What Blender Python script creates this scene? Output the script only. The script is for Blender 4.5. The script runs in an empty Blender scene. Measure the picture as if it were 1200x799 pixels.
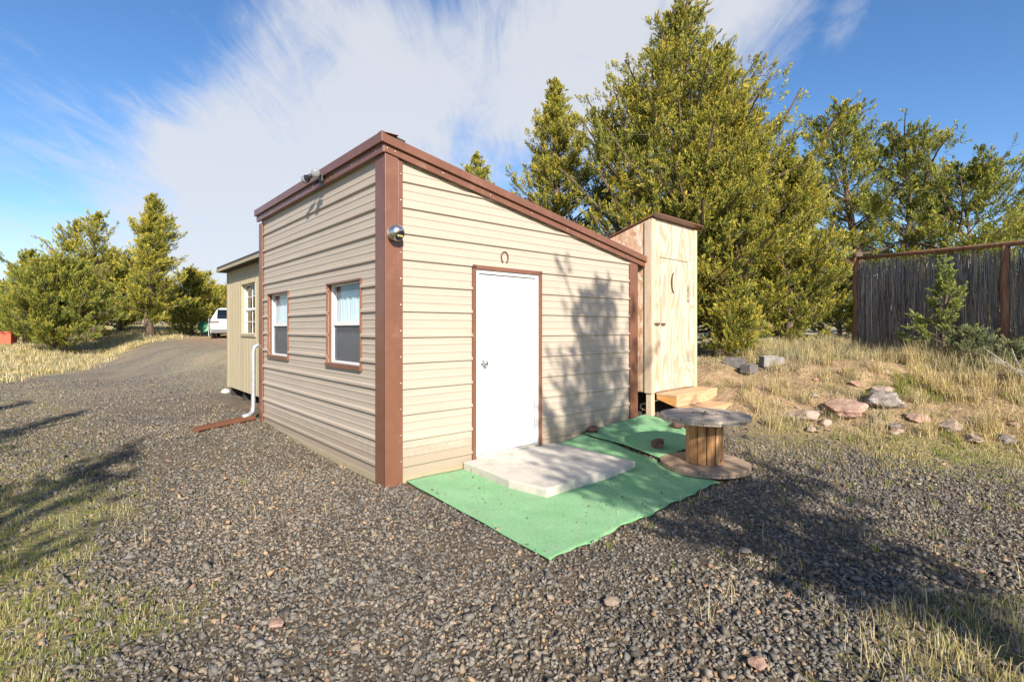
import bpy, bmesh, math, random
import numpy as np
from mathutils import Vector, Matrix, noise as mnoise

random.seed(3)
rng = np.random.default_rng(11)
sc = bpy.context.scene
COL = sc.collection
PI = math.pi
RAD = math.radians

# ------------------------------------------------------------------ helpers
def tag(o, label=None, cat=None, group=None, kind=None):
    if label: o['label'] = label
    if cat: o['category'] = cat
    if group: o['group'] = group
    if kind: o['kind'] = kind
    return o

def empty(name, loc, rz=0.0, label=None, cat=None, group=None):
    o = bpy.data.objects.new(name, None)
    COL.objects.link(o)
    o.empty_display_size = 0.1
    o.location = loc
    o.rotation_euler = (0, 0, rz)
    return tag(o, label, cat, group)

class MB:
    def __init__(s):
        s.v = []; s.f = []
    def add(s, verts, faces):
        n = len(s.v)
        s.v.extend([tuple(p) for p in verts])
        s.f.extend([tuple(i + n for i in f) for f in faces])
        return s
    def box(s, x0, x1, y0, y1, z0, z1, M=None):
        vs = [(x0,y0,z0),(x1,y0,z0),(x1,y1,z0),(x0,y1,z0),(x0,y0,z1),(x1,y0,z1),(x1,y1,z1),(x0,y1,z1)]
        if M is not None: vs = [M @ Vector(p) for p in vs]
        return s.add(vs, [(0,3,2,1),(4,5,6,7),(0,1,5,4),(1,2,6,5),(2,3,7,6),(3,0,4,7)])
    def hexa(s, b, t):
        return s.add(list(b) + list(t), [(0,3,2,1),(4,5,6,7),(0,1,5,4),(1,2,6,5),(2,3,7,6),(3,0,4,7)])
    def prism(s, pts, d0, d1, axis='y', M=None):
        # polygon pts (a,b) extruded along axis
        def mk(a, b, d):
            if axis == 'y': return Vector((a, d, b))
            if axis == 'x': return Vector((d, a, b))
            return Vector((a, b, d))
        n = len(pts)
        vs = [mk(a, b, d0) for a, b in pts] + [mk(a, b, d1) for a, b in pts]
        if M is not None: vs = [M @ p for p in vs]
        fs = [tuple(range(n))[::-1], tuple(range(n, 2*n))]
        for i in range(n):
            j = (i + 1) % n
            fs.append((i, j, n + j, n + i))
        return s.add(vs, fs)
    def tube(s, pts, rad, seg=8, cap=True):
        pts = [Vector(p) for p in pts]
        n = len(pts)
        if not hasattr(rad, '__len__'): rad = [rad] * n
        ref = Vector((0, 0, 1))
        d0 = (pts[-1] - pts[0]).normalized() if (pts[-1]-pts[0]).length > 1e-6 else Vector((1,0,0))
        if abs(d0.z) > 0.9: ref = Vector((1, 0, 0))
        vs = []
        for i, p in enumerate(pts):
            a = pts[max(0, i-1)]; b = pts[min(n-1, i+1)]
            d = (b - a).normalized()
            x = d.cross(ref)
            if x.length < 1e-4: x = d.cross(Vector((0, 1, 0)))
            x.normalize(); y = d.cross(x).normalized()
            for k in range(seg):
                an = 2*PI*k/seg
                vs.append(p + (x*math.cos(an) + y*math.sin(an))*rad[i])
        fs = []
        for i in range(n-1):
            for k in range(seg):
                k2 = (k+1) % seg
                fs.append((i*seg+k, i*seg+k2, (i+1)*seg+k2, (i+1)*seg+k))
        if cap:
            fs.append(tuple(range(seg))[::-1])
            fs.append(tuple((n-1)*seg+k for k in range(seg)))
        return s.add(vs, fs)
    def lathe(s, prof, seg=24, M=None):
        vs = []
        for r, z in prof:
            for k in range(seg):
                a = 2*PI*k/seg
                p = Vector((r*math.cos(a), r*math.sin(a), z))
                vs.append(M @ p if M is not None else p)
        fs = []
        n = len(prof)
        for i in range(n-1):
            for k in range(seg):
                k2 = (k+1) % seg
                fs.append((i*seg+k, i*seg+k2, (i+1)*seg+k2, (i+1)*seg+k))
        fs.append(tuple(range(seg))[::-1])
        fs.append(tuple((n-1)*seg+k for k in range(seg)))
        return s.add(vs, fs)
    def build(s, name, mat, parent=None, smooth=False, bevel=0.0, loc=None):
        me = bpy.data.meshes.new(name)
        me.from_pydata([tuple(p) for p in s.v], [], s.f)
        bm = bmesh.new(); bm.from_mesh(me)
        bmesh.ops.recalc_face_normals(bm, faces=bm.faces)
        bm.to_mesh(me); bm.free()
        me.materials.append(mat)
        if smooth:
            me.polygons.foreach_set('use_smooth', [True]*len(me.polygons))
        me.update()
        o = bpy.data.objects.new(name, me)
        COL.objects.link(o)
        if parent: o.parent = parent
        if loc: o.location = loc
        if bevel > 0:
            b = o.modifiers.new('bevel', 'BEVEL'); b.width = bevel; b.segments = 2
            b.limit_method = 'ANGLE'; b.angle_limit = RAD(40)
        return o

def np_mesh(name, verts, tris, mat, parent=None, smooth=False, attr=None):
    """verts (N,3), tris (M,3) numpy -> object"""
    me = bpy.data.meshes.new(name)
    nv = len(verts); nt = len(tris)
    me.vertices.add(nv); me.vertices.foreach_set('co', np.ascontiguousarray(verts, dtype=np.float32).ravel())
    me.loops.add(nt*3); me.loops.foreach_set('vertex_index', np.ascontiguousarray(tris, dtype=np.int32).ravel())
    me.polygons.add(nt)
    me.polygons.foreach_set('loop_start', np.arange(0, nt*3, 3, dtype=np.int32))
    if smooth: me.polygons.foreach_set('use_smooth', np.ones(nt, dtype=bool))
    me.update(calc_edges=True)
    if attr is not None:
        for an, av in attr.items():
            a = me.attributes.new(an, 'FLOAT', 'POINT')
            a.data.foreach_set('value', np.ascontiguousarray(av, dtype=np.float32))
    me.materials.append(mat)
    o = bpy.data.objects.new(name, me)
    COL.objects.link(o)
    if parent: o.parent = parent
    return o

# ------------------------------------------------------------------ materials
class NT:
    def __init__(s, name):
        s.m = bpy.data.materials.new(name); s.m.use_nodes = True
        s.t = s.m.node_tree; s.b = s.t.nodes['Principled BSDF']
        s.out = s.t.nodes['Material Output']
    def n(s, typ, **kw):
        nd = s.t.nodes.new(typ)
        for k, v in kw.items():
            if k.startswith('i_'):
                nd.inputs[k[2:].replace('_', ' ')].default_value = v
            else: setattr(nd, k, v)
        return nd
    def l(s, a, b): s.t.links.new(a, b)
    def obj(s, scale=(1,1,1), rot=(0,0,0)):
        tc = s.n('ShaderNodeTexCoord'); mp = s.n('ShaderNodeMapping')
        mp.inputs['Scale'].default_value = scale; mp.inputs['Rotation'].default_value = rot
        s.l(tc.outputs['Object'], mp.inputs['Vector'])
        return mp.outputs['Vector']
    def noise(s, vec, scale, detail=4, rough=0.55, dist=0.0):
        nd = s.n('ShaderNodeTexNoise')
        nd.inputs['Scale'].default_value = scale; nd.inputs['Detail'].default_value = detail
        nd.inputs['Roughness'].default_value = rough; nd.inputs['Distortion'].default_value = dist
        if vec is not None: s.l(vec, nd.inputs['Vector'])
        return nd.outputs['Fac']
    def ramp(s, fac, stops, interp='LINEAR'):
        nd = s.n('ShaderNodeValToRGB'); r = nd.color_ramp; r.interpolation = interp
        while len(r.elements) < len(stops): r.elements.new(0.5)
        for e, (p, c) in zip(r.elements, stops):
            e.position = p
            e.color = (c[0], c[1], c[2], 1) if hasattr(c, '__len__') else (c, c, c, 1)
        s.l(fac, nd.inputs['Fac'])
        return nd.outputs['Color']
    def mix(s, fac, a, b, mode='MIX'):
        nd = s.n('ShaderNodeMix', data_type='RGBA', blend_type=mode)
        for sock, v in ((nd.inputs[0], fac), (nd.inputs[6], a), (nd.inputs[7], b)):
            if isinstance(v, bpy.types.NodeSocket): s.l(v, sock)
            elif hasattr(v, '__len__'): sock.default_value = (v[0], v[1], v[2], 1)
            else: sock.default_value = v
        return nd.outputs[2]
    def math(s, op, a, b=0.5):
        nd = s.n('ShaderNodeMath', operation=op)
        for sock, v in ((nd.inputs[0], a), (nd.inputs[1], b)):
            if isinstance(v, bpy.types.NodeSocket): s.l(v, sock)
            else: sock.default_value = v
        return nd.outputs[0]
    def bump(s, h, strength=0.3, dist=0.01):
        nd = s.n('ShaderNodeBump'); nd.inputs['Strength'].default_value = strength
        nd.inputs['Distance'].default_value = dist
        s.l(h, nd.inputs['Height']); s.l(nd.outputs['Normal'], s.b.inputs['Normal'])
    def col(s, c):
        if isinstance(c, bpy.types.NodeSocket): s.l(c, s.b.inputs['Base Color'])
        else: s.b.inputs['Base Color'].default_value = (c[0], c[1], c[2], 1)
    def rough(s, r):
        if isinstance(r, bpy.types.NodeSocket): s.l(r, s.b.inputs['Roughness'])
        else: s.b.inputs['Roughness'].default_value = r
    def island(s):
        return s.n('ShaderNodeNewGeometry').outputs['Random Per Island']

def sc3(c, k): return (c[0]*k, c[1]*k, c[2]*k)

def paint(name, c, rough=0.45, var=0.08, scale=(3,3,3), metallic=0.0, dirt=None, bump=0.0, spec=0.5):
    t = NT(name)
    v = t.obj(scale)
    f = t.noise(v, 2.0, 6, 0.65)
    cc = t.ramp(f, [(0.3, sc3(c, 1-var)), (0.7, sc3(c, 1+var*0.6))])
    if dirt:
        f2 = t.noise(t.obj((1,1,1)), 6.0, 8, 0.7)
        cc = t.mix(t.ramp(f2, [(0.55, 0.0), (0.8, 0.6)]), cc, dirt)
    t.col(cc); t.rough(rough); t.b.inputs['Metallic'].default_value = metallic
    t.b.inputs['Specular IOR Level'].default_value = spec
    if bump: t.bump(f, bump, 0.004)
    return t.m

def wood(name, a, b, c, grain=(1,1,1), scale=6, rough=0.75, knots=True):
    """grain: mapping scale, the smallest axis runs along the grain"""
    t = NT(name)
    v = t.obj(grain)
    n1 = t.noise(v, scale, 8, 0.65, 1.2)
    n2 = t.noise(v, scale*5, 4, 0.6, 0.4)
    w = t.math('ADD', t.math('MULTIPLY', n1, 0.7), t.math('MULTIPLY', n2, 0.3))
    cc = t.ramp(w, [(0.32, a), (0.5, b), (0.68, c)])
    if knots:
        vo = t.n('ShaderNodeTexVoronoi'); vo.inputs['Scale'].default_value = 3.3
        t.l(t.obj((1.6,1.6,1.0)), vo.inputs['Vector'])
        k = t.ramp(vo.outputs['Distance'], [(0.03, 1.0), (0.085, 0.0)])
        cc = t.mix(t.math('MULTIPLY', k, 0.75), cc, sc3(a, 0.35))
    t.col(cc); t.rough(rough); t.bump(w, 0.5, 0.006)
    return t.m

M = {}
# cream ribbed steel siding
def m_siding():
    t = NT('cream_siding')
    f = t.noise(t.obj((0.6, 0.6, 9)), 2.2, 5, 0.6)
    cc = t.ramp(f, [(0.3, (0.405, 0.338, 0.272)), (0.7, (0.45, 0.385, 0.315))])
    g = t.noise(t.obj((7, 7, 0.9)), 2.0, 6, 0.7)
    cc = t.mix(t.ramp(g, [(0.55, 0.0), (0.85, 0.35)]), cc, (0.36, 0.30, 0.22))
    # dust splashed on the lowest rib
    tc = t.n('ShaderNodeTexCoord'); sz = t.n('ShaderNodeSeparateXYZ'); t.l(tc.outputs['Object'], sz.inputs[0])
    hz = t.math('ADD', sz.outputs[2], t.math('MULTIPLY', t.noise(t.obj((3,3,3)), 4.0, 6, 0.7), -0.45))
    cc = t.mix(t.ramp(hz, [(0.0, 0.55), (0.16, 0.0)]), cc, (0.27, 0.21, 0.145))
    t.col(cc); t.rough(0.5); t.b.inputs['Specular IOR Level'].default_value = 0.35
    t.bump(t.noise(t.obj((1,1,2)), 5, 3, 0.5), 0.08, 0.01)
    return t.m
M['siding'] = m_siding()
M['trim'] = paint('brown_trim', (0.180, 0.078, 0.047), 0.38, 0.16, (2,2,2), dirt=(0.30,0.17,0.12))
M['screw'] = paint('screw_heads', (0.5, 0.45, 0.4), 0.35, 0.1, metallic=0.6)
M['rubber'] = paint('dark_rubber', (0.03, 0.025, 0.025), 0.8)
M['door'] = paint('white_door', (0.80, 0.79, 0.77), 0.42, 0.03, (1,1,1), dirt=(0.66,0.63,0.58), bump=0.05)
M['doorframe'] = paint('white_jamb', (0.62, 0.63, 0.64), 0.4, 0.05)
M['vinyl'] = paint('white_vinyl', (0.72, 0.72, 0.71), 0.4, 0.04)
M['steel'] = paint('brushed_steel', (0.62, 0.61, 0.58), 0.25, 0.1, metallic=0.95)
M['galv'] = paint('galvanised', (0.62, 0.63, 0.65), 0.38, 0.14, (8,8,8), metallic=0.55)
M['whitepipe'] = paint('pale_pipe', (0.50, 0.51, 0.53), 0.35, 0.2, (9,9,9), metallic=0.5, dirt=(0.35,0.33,0.3))
M['black'] = paint('black_plastic', (0.022, 0.022, 0.024), 0.4)
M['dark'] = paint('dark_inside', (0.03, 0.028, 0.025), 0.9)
M['amber'] = paint('amber_lens', (0.55, 0.40, 0.16), 0.2)
M['bulbglass'] = paint('grey_bulb_glass', (0.22, 0.23, 0.25), 0.08, 0.05)
M['iron'] = paint('rusty_iron', (0.11, 0.075, 0.055), 0.7, 0.3, (20,20,20))
M['carpaint'] = paint('white_car_paint', (0.78, 0.78, 0.78), 0.2, 0.02)
M['cargrey'] = paint('grey_cladding', (0.13, 0.12, 0.12), 0.6)
M['tyre'] = paint('tyre_rubber', (0.02, 0.02, 0.02), 0.85)
M['lampred'] = paint('tail_lamp', (0.16, 0.10, 0.11), 0.15)
M['green'] = paint('green_plastic', (0.02, 0.22, 0.10), 0.45, 0.1)
M['red'] = paint('faded_red_paint', (0.52, 0.09, 0.04), 0.6, 0.25, (4,4,4))
M['white'] = paint('white_plastic', (0.8, 0.8, 0.78), 0.5)
M['roofdark'] = paint('dark_shingle', (0.055, 0.05, 0.048), 0.9, 0.3, (20,20,20), bump=0.6)
M['olive_trim'] = paint('tan_trim', (0.36, 0.30, 0.19), 0.7, 0.1)
M['interior'] = paint('interior_board', (0.25, 0.22, 0.18), 0.9)

def m_glass(name, tint=(0.9, 0.95, 0.97)):
    t = NT(name)
    t.col(tint); t.rough(0.02)
    t.b.inputs['Transmission Weight'].default_value = 0.0
    gl = t.n('ShaderNodeBsdfGlossy'); gl.inputs['Roughness'].default_value = 0.015
    tr = t.n('ShaderNodeBsdfTransparent'); tr.inputs['Color'].default_value = (tint[0], tint[1], tint[2], 1)
    fr = t.n('ShaderNodeFresnel'); fr.inputs['IOR'].default_value = 1.6
    gg = t.n('ShaderNodeNewGeometry')
    f = t.math('MULTIPLY', t.math('MULTIPLY', fr.outputs[0], 1.2), t.math('SUBTRACT', 1.0, gg.outputs['Backfacing']))
    mx = t.n('ShaderNodeMixShader'); t.l(f, mx.inputs[0]); t.l(tr.outputs[0], mx.inputs[1]); t.l(gl.outputs[0], mx.inputs[2])
    t.l(mx.outputs[0], t.out.inputs['Surface'])
    return t.m
M['glass'] = m_glass('window_glass')
M['carglass'] = m_glass('dark_glass', (0.1, 0.12, 0.14))

def m_screen():
    t = NT('insect_screen')
    t.col((0.12, 0.12, 0.13)); t.rough(0.8)
    tr = t.n('ShaderNodeBsdfTransparent')
    mx = t.n('ShaderNodeMixShader'); mx.inputs[0].default_value = 0.45
    t.l(tr.outputs[0], mx.inputs[1]); t.l(t.b.outputs[0], mx.inputs[2])
    t.l(mx.outputs[0], t.out.inputs['Surface'])
    return t.m
M['screen'] = m_screen()

def m_curtain():
    t = NT('lace_curtain')
    t.col((0.80, 0.82, 0.86)); t.rough(0.9)
    tl = t.n('ShaderNodeBsdfTranslucent'); tl.inputs['Color'].default_value = (0.7, 0.74, 0.8, 1)
    mx = t.n('ShaderNodeMixShader'); mx.inputs[0].default_value = 0.25
    t.l(t.b.outputs[0], mx.inputs[1]); t.l(tl.outputs[0], mx.inputs[2])
    vo = t.n('ShaderNodeTexVoronoi'); vo.inputs['Scale'].default_value = 60
    t.l(t.obj(), vo.inputs['Vector'])
    tr = t.n('ShaderNodeBsdfTransparent')
    m2 = t.n('ShaderNodeMixShader')
    t.l(t.ramp(vo.outputs['Distance'], [(0.12, 0.7), (0.22, 0.0)]), m2.inputs[0])
    t.l(mx.outputs[0], m2.inputs[1]); t.l(tr.outputs[0], m2.inputs[2])
    t.l(m2.outputs[0], t.out.inputs['Surface'])
    return t.m
M['curtain'] = m_curtain()

def m_ply(name, a, b, c, osb=False):
    t = NT(name)
    if osb:
        v = t.obj((1, 1, 0.45), (0.3, 0.2, 0.1))
        vo = t.n('ShaderNodeTexVoronoi'); vo.inputs['Scale'].default_value = 22; vo.inputs['Randomness'].default_value = 1
        nd = t.n('ShaderNodeTexNoise'); nd.inputs['Scale'].default_value = 9; nd.inputs['Detail'].default_value = 3
        t.l(v, nd.inputs['Vector'])
        mv = t.n('ShaderNodeMix', data_type='VECTOR'); mv.inputs[0].default_value = 0.18
        t.l(v, mv.inputs[4]); t.l(nd.outputs['Color'], mv.inputs[5])
        t.l(mv.outputs[1], vo.inputs['Vector'])
        sp = t.n('ShaderNodeSeparateColor'); t.l(vo.outputs['Color'], sp.inputs[0])
        f = sp.outputs[0]
        n2 = t.noise(t.obj((1,1,1)), 3, 4, 0.6)
        f = t.math('ADD', t.math('MULTIPLY', f, 0.6), t.math('MULTIPLY', n2, 0.4))
        cc = t.ramp(f, [(0.2, a), (0.5, b), (0.8, c)])
    else:
        v = t.obj((1, 1, 0.22))
        n1 = t.noise(v, 3.2, 3, 0.5, 2.2)
        w = t.n('ShaderNodeMath', operation='SINE'); t.l(t.math('MULTIPLY', n1, 30.0), w.inputs[0])
        f = t.math('ADD', t.math('MULTIPLY', w.outputs[0], 0.25), 0.5)
        f = t.math('ADD', t.math('MULTIPLY', f, 0.7), t.math('MULTIPLY', t.noise(t.obj((8,8,0.8)), 6, 5, 0.7), 0.3))
        cc = t.ramp(f, [(0.25, a), (0.5, b), (0.75, c)])
    ws = t.noise(t.obj((3,3,0.5)), 3.0, 7, 0.7)
    cc = t.mix(t.ramp(ws, [(0.52, 0.0), (0.75, 0.45)]), cc, (0.40, 0.31, 0.22))
    t.col(cc); t.rough(0.7); t.bump(f, 0.25, 0.003)
    return t.m
M['ply'] = m_ply('plywood_front', (0.42, 0.27, 0.165), (0.54, 0.42, 0.31), (0.60, 0.51, 0.415))
M['osb'] = m_ply('plywood_side', (0.50, 0.28, 0.16), (0.70, 0.49, 0.33), (0.80, 0.65, 0.50), osb=True)
M['lumber'] = wood('pale_lumber', (0.44, 0.30, 0.18), (0.56, 0.43, 0.30), (0.61, 0.50, 0.38), (6,6,0.7), 3, 0.7)
M['lumber_x'] = wood('step_lumber', (0.40, 0.23, 0.11), (0.52, 0.34, 0.19), (0.60, 0.44, 0.28), (0.7,6,6), 3, 0.7)
M['steporange'] = wood('orange_step_end', (0.42, 0.18, 0.05), (0.58, 0.28, 0.09), (0.62, 0.36, 0.15), (3,0.8,6), 4, 0.7)
M['spool_top'] = wood('weathered_grey_planks', (0.09, 0.065, 0.05), (0.33, 0.275, 0.225), (0.54, 0.475, 0.41), (0.7,8,3), 3, 0.95)
M['spool_base'] = wood('weathered_tan_planks', (0.17, 0.11, 0.07), (0.31, 0.22, 0.155), (0.42, 0.33, 0.25), (0.7,9,3), 3, 0.85)
M['spool_drum'] = wood('golden_staves', (0.10, 0.04, 0.018), (0.40, 0.20, 0.075), (0.58, 0.40, 0.22), (5,5,0.6), 2.0, 0.75)
M['postwood'] = wood('rust_brown_post', (0.10, 0.04, 0.02), (0.25, 0.115, 0.06), (0.36, 0.21, 0.13), (6,6,0.9), 3, 0.9)
M['fencewood'] = wood('fence_wood', (0.3, 0.2, 0.1), (0.42, 0.3, 0.16), (0.5, 0.38, 0.22), (6,6,0.8), 3, 0.9)

def m_t111():
    t = NT('olive_grooved_siding')
    f = t.noise(t.obj((8, 8, 0.8)), 3, 6, 0.7)
    t.col(t.ramp(f, [(0.3, (0.42, 0.345, 0.215)), (0.7, (0.52, 0.44, 0.285))])); t.rough(0.75)
    t.bump(f, 0.3, 0.004)
    return t.m
M['t111'] = m_t111()

def m_concrete():
    t = NT('pale_concrete')
    f = t.noise(t.obj(), 3.5, 8, 0.7)
    g = t.noise(t.obj(), 60, 4, 0.7)
    c = t.ramp(f, [(0.3, (0.34, 0.31, 0.26)), (0.5, (0.50, 0.46, 0.395)), (0.72, (0.57, 0.53, 0.46))])
    c = t.mix(t.ramp(g, [(0.62, 0.0), (0.75, 0.5)]), c, (0.26, 0.23, 0.20))
    t.col(c); t.rough(0.9); t.bump(t.math('ADD', f, t.math('MULTIPLY', g, 0.4)), 0.5, 0.008)
    return t.m
M['concrete'] = m_concrete()

def m_turf():
    t = NT('green_outdoor_carpet')
    f = t.noise(t.obj(), 3, 6, 0.65)
    g = t.noise(t.obj((22, 60, 22), (0,0,0.7)), 2.2, 6, 0.8)
    c = t.ramp(f, [(0.3, (0.18, 0.42, 0.17)), (0.7, (0.32, 0.56, 0.28))])
    c = t.mix(t.ramp(g, [(0.38, 0.75), (0.6, 0.0)]), c, (0.05, 0.25, 0.09))
    h = t.noise(t.obj((1,1,1)), 1.7, 5, 0.7)
    c = t.mix(t.ramp(h, [(0.50, 0.0), (0.72, 0.5)]), c, (0.22, 0.32, 0.19))
    st = t.noise(t.obj((1,1,1)), 9.0, 8, 0.75)
    c = t.mix(t.ramp(st, [(0.57, 0.0), (0.72, 0.7)]), c, (0.17, 0.17, 0.09))
    t.col(c); t.rough(0.95); t.b.inputs['Specular IOR Level'].default_value = 0.15
    t.b.inputs['Sheen Weight'].default_value = 0.1
    t.bump(t.noise(t.obj(), 260, 3, 0.7), 0.8, 0.006)
    return t.m
M['turf'] = m_turf()

def m_rock(name, a, b, c, sc=6):
    t = NT(name)
    f = t.noise(t.obj(), sc, 8, 0.7)
    t.col(t.ramp(f, [(0.3, a), (0.5, b), (0.7, c)])); t.rough(0.9)
    t.bump(t.noise(t.obj(), sc*4, 8, 0.75), 0.9, 0.02)
    return t.m
M['rock_pink'] = m_rock('pinkish_rock', (0.22,0.12,0.085), (0.38,0.235,0.175), (0.47,0.33,0.26))
M['rock_tan'] = m_rock('tan_rock', (0.20,0.14,0.10), (0.33,0.25,0.19), (0.43,0.35,0.28))
M['rock_grey'] = m_rock('lichen_grey_rock', (0.09,0.08,0.07), (0.24,0.20,0.17), (0.44,0.41,0.37), 9)
M['lava'] = m_rock('reddish_lava', (0.05,0.025,0.02), (0.15,0.075,0.055), (0.24,0.14,0.11), 14)
M['block'] = m_rock('grey_block_concrete', (0.16,0.15,0.14), (0.27,0.26,0.245), (0.34,0.33,0.31), 12)
M['block_dark'] = m_rock('dark_block_concrete', (0.08,0.072,0.068), (0.15,0.135,0.13), (0.21,0.2,0.19), 12)

def m_stones():
    t = NT('crushed_basalt')
    r = t.island()
    c = t.ramp(r, [(0.0, (0.060,0.058,0.055)), (0.16, (0.115,0.112,0.106)), (0.34, (0.175,0.17,0.16)),
                   (0.48, (0.10,0.090,0.080)), (0.62, (0.21,0.205,0.195)), (0.76, (0.25,0.205,0.15)),
                   (0.82, (0.13,0.12,0.108)), (0.91, (0.18,0.18,0.17)), (0.96, (0.33,0.24,0.15)), (0.985, (0.22,0.12,0.08)), (1.0, (0.36,0.34,0.30))])
    big = t.noise(t.obj(), 0.7, 5, 0.6)
    c = t.mix(1.0, c, t.ramp(big, [(0.35, (0.82,0.80,0.77)), (0.65, (1.25,1.13,0.97))]), 'MULTIPLY')
    f = t.noise(t.obj(), 60, 5, 0.7)
    c = t.mix(1.0, c, t.ramp(f, [(0.3, 0.75), (0.7, 1.25)]), 'MULTIPLY')
    t.col(c); t.rough(0.8); t.bump(f, 0.5, 0.004)
    t.b.inputs['Specular IOR Level'].default_value = 0.3
    return t.m
M['stones'] = m_stones()

def m_leaf(name, stops, trans=0.22, tips=True):
    t = NT(name)
    r = t.island()
    c = t.ramp(r, stops)
    f = t.noise(t.obj(), 0.9, 3, 0.6)
    c = t.mix(1.0, c, t.ramp(f, [(0.3, (0.8,0.9,0.95)), (0.7, (1.15,1.06,0.85))]), 'MULTIPLY')
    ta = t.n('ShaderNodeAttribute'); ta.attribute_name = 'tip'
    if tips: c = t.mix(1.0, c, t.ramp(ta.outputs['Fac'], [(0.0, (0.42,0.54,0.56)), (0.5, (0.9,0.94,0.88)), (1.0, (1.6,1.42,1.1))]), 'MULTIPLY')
    t.col(c); t.rough(0.6); t.b.inputs['Specular IOR Level'].default_value = 0.25
    tl = t.n('ShaderNodeBsdfTranslucent'); t.l(c, tl.inputs['Color'])
    mx = t.n('ShaderNodeMixShader'); mx.inputs[0].default_value = trans
    t.l(t.b.outputs[0], mx.inputs[1]); t.l(tl.outputs[0], mx.inputs[2])
    t.l(mx.outputs[0], t.out.inputs['Surface'])
    return t.m
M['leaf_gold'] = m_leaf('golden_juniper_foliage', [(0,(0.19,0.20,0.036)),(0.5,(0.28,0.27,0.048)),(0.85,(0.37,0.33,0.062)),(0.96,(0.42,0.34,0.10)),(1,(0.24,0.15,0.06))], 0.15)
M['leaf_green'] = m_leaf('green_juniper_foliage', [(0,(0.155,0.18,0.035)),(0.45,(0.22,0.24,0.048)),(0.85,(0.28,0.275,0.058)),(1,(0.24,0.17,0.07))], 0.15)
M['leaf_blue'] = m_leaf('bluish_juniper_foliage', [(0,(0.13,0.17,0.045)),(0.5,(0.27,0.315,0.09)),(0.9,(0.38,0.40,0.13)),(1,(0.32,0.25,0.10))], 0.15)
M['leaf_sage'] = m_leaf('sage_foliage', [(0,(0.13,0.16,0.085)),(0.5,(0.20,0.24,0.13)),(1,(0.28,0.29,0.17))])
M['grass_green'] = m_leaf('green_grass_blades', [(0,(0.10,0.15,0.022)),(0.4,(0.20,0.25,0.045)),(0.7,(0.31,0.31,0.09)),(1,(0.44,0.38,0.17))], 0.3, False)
M['grass_dry'] = m_leaf('straw_grass_blades', [(0,(0.26,0.20,0.09)),(0.35,(0.44,0.36,0.19)),(0.75,(0.60,0.50,0.30)),(1,(0.66,0.58,0.40))], 0.3, False)
M['twig'] = paint('grey_twigs', (0.22, 0.18, 0.15), 0.9, 0.3)
M['paletwig'] = paint('pale_twigs', (0.45, 0.42, 0.38), 0.9, 0.2)
M['bark'] = wood('juniper_bark', (0.05,0.032,0.022), (0.13,0.09,0.065), (0.22,0.17,0.13), (6,6,0.8), 4, 0.95, knots=False)

def m_reed():
    t = NT('willow_screen_sticks')
    r = t.island()
    c = t.ramp(r, [(0,(0.12,0.09,0.07)),(0.35,(0.30,0.23,0.18)),(0.65,(0.50,0.41,0.32)),(0.85,(0.45,0.28,0.18)),(1,(0.75,0.65,0.52))])
    t.col(c); t.rough(0.9)
    return t.m
M['reed'] = m_reed()

# ------------------------------------------------------------------ layout frame of the cabin
CX, CY = -1.19, 4.86
UA = math.atan2(0.6573, 0.7536)
U = np.array([0.7536, 0.6573]); V = np.array([-0.6573, 0.7536])
def W(t, s, z=0.0):
    return (CX + U[0]*t + V[0]*s, CY + U[1]*t + V[1]*s, z)
def uv(x, y):
    dx = x - CX; dy = y - CY
    return dx*U[0] + dy*U[1], dx*V[0] + dy*V[1]

def sst(a, b, x):
    t = np.clip((x - a)/(b - a), 0, 1); return t*t*(3 - 2*t)

def vnoise(x, y, f, seed=0):
    """cheap smooth value noise, vectorised"""
    x = np.asarray(x, float)*f + seed*17.31; y = np.asarray(y, float)*f + seed*9.77
    xi = np.floor(x); yi = np.floor(y); fx = x - xi; fy = y - yi
    fx = fx*fx*(3-2*fx); fy = fy*fy*(3-2*fy)
    def h(a, b):
        v = np.sin(a*127.1 + b*311.7 + seed*5.3)*43758.5453
        return v - np.floor(v)
    return (h(xi,yi)*(1-fx) + h(xi+1,yi)*fx)*(1-fy) + (h(xi,yi+1)*(1-fx) + h(xi+1,yi+1)*fx)*fy
def fbm(x, y, f, seed=0, o=4):
    s = 0; a = 0.5; tot = 0
    for i in range(o):
        s = s + a*vnoise(x, y, f*2**i, seed+i); tot += a; a *= 0.5
    return s/tot

def terrain(x, y):
    x = np.asarray(x, float); y = np.asarray(y, float)
    t, s = uv(x, y)
    d = (x-2)*0.447 + (y-7.9)*0.894
    right = sst(-2.0, 1.0, t + 0*d)            # the bank is only on the right side of the cabin
    bank = 0.86*sst(-0.7, 2.4, d) + 0.02*np.clip(d-2.4, 0, 30)
    bank = bank + sst(0.0, 1.5, d)*((fbm(x, y, 0.9, 3)-0.5)*0.36 + (fbm(x, y, 3.0, 4)-0.5)*0.14)
    z = bank*right*sst(4.0, 6.0, y + 0.35*x)
    z = z + 0.19*sst(1.3, 4.1, t)*sst(-1.9, -0.4, s)*(1-sst(-0.6, 1.2, d))
    z = z + 0.26*sst(8, 28, y)*(1 - right)
    z = z + 0.085*sst(1.0, 4.5, s)*(1-sst(0.5,3.0,t))*(1-sst(9,20,y))
    # verge left of the driveway
    e = -13.6 - 0.34*np.clip(y-15, 0, 40)
    z = z + 0.45*sst(0, 5, e - x)*sst(5, 14, y)
    z = z + 0.03*(fbm(x, y, 0.45, 8)-0.5) * sst(1.0, 4.0, np.abs(t-1.5)+np.abs(s+1)*0.6)
    z = z + 0.15*(fbm(x, y, 0.03, 5)-0.5)*sst(25, 80, np.hypot(x, y))
    z = z + (2.5+5.0*fbm(x, y, 0.012, 15))*sst(48, 170, y)
    return z
def tz(x, y): return float(terrain(x, y))

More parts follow.
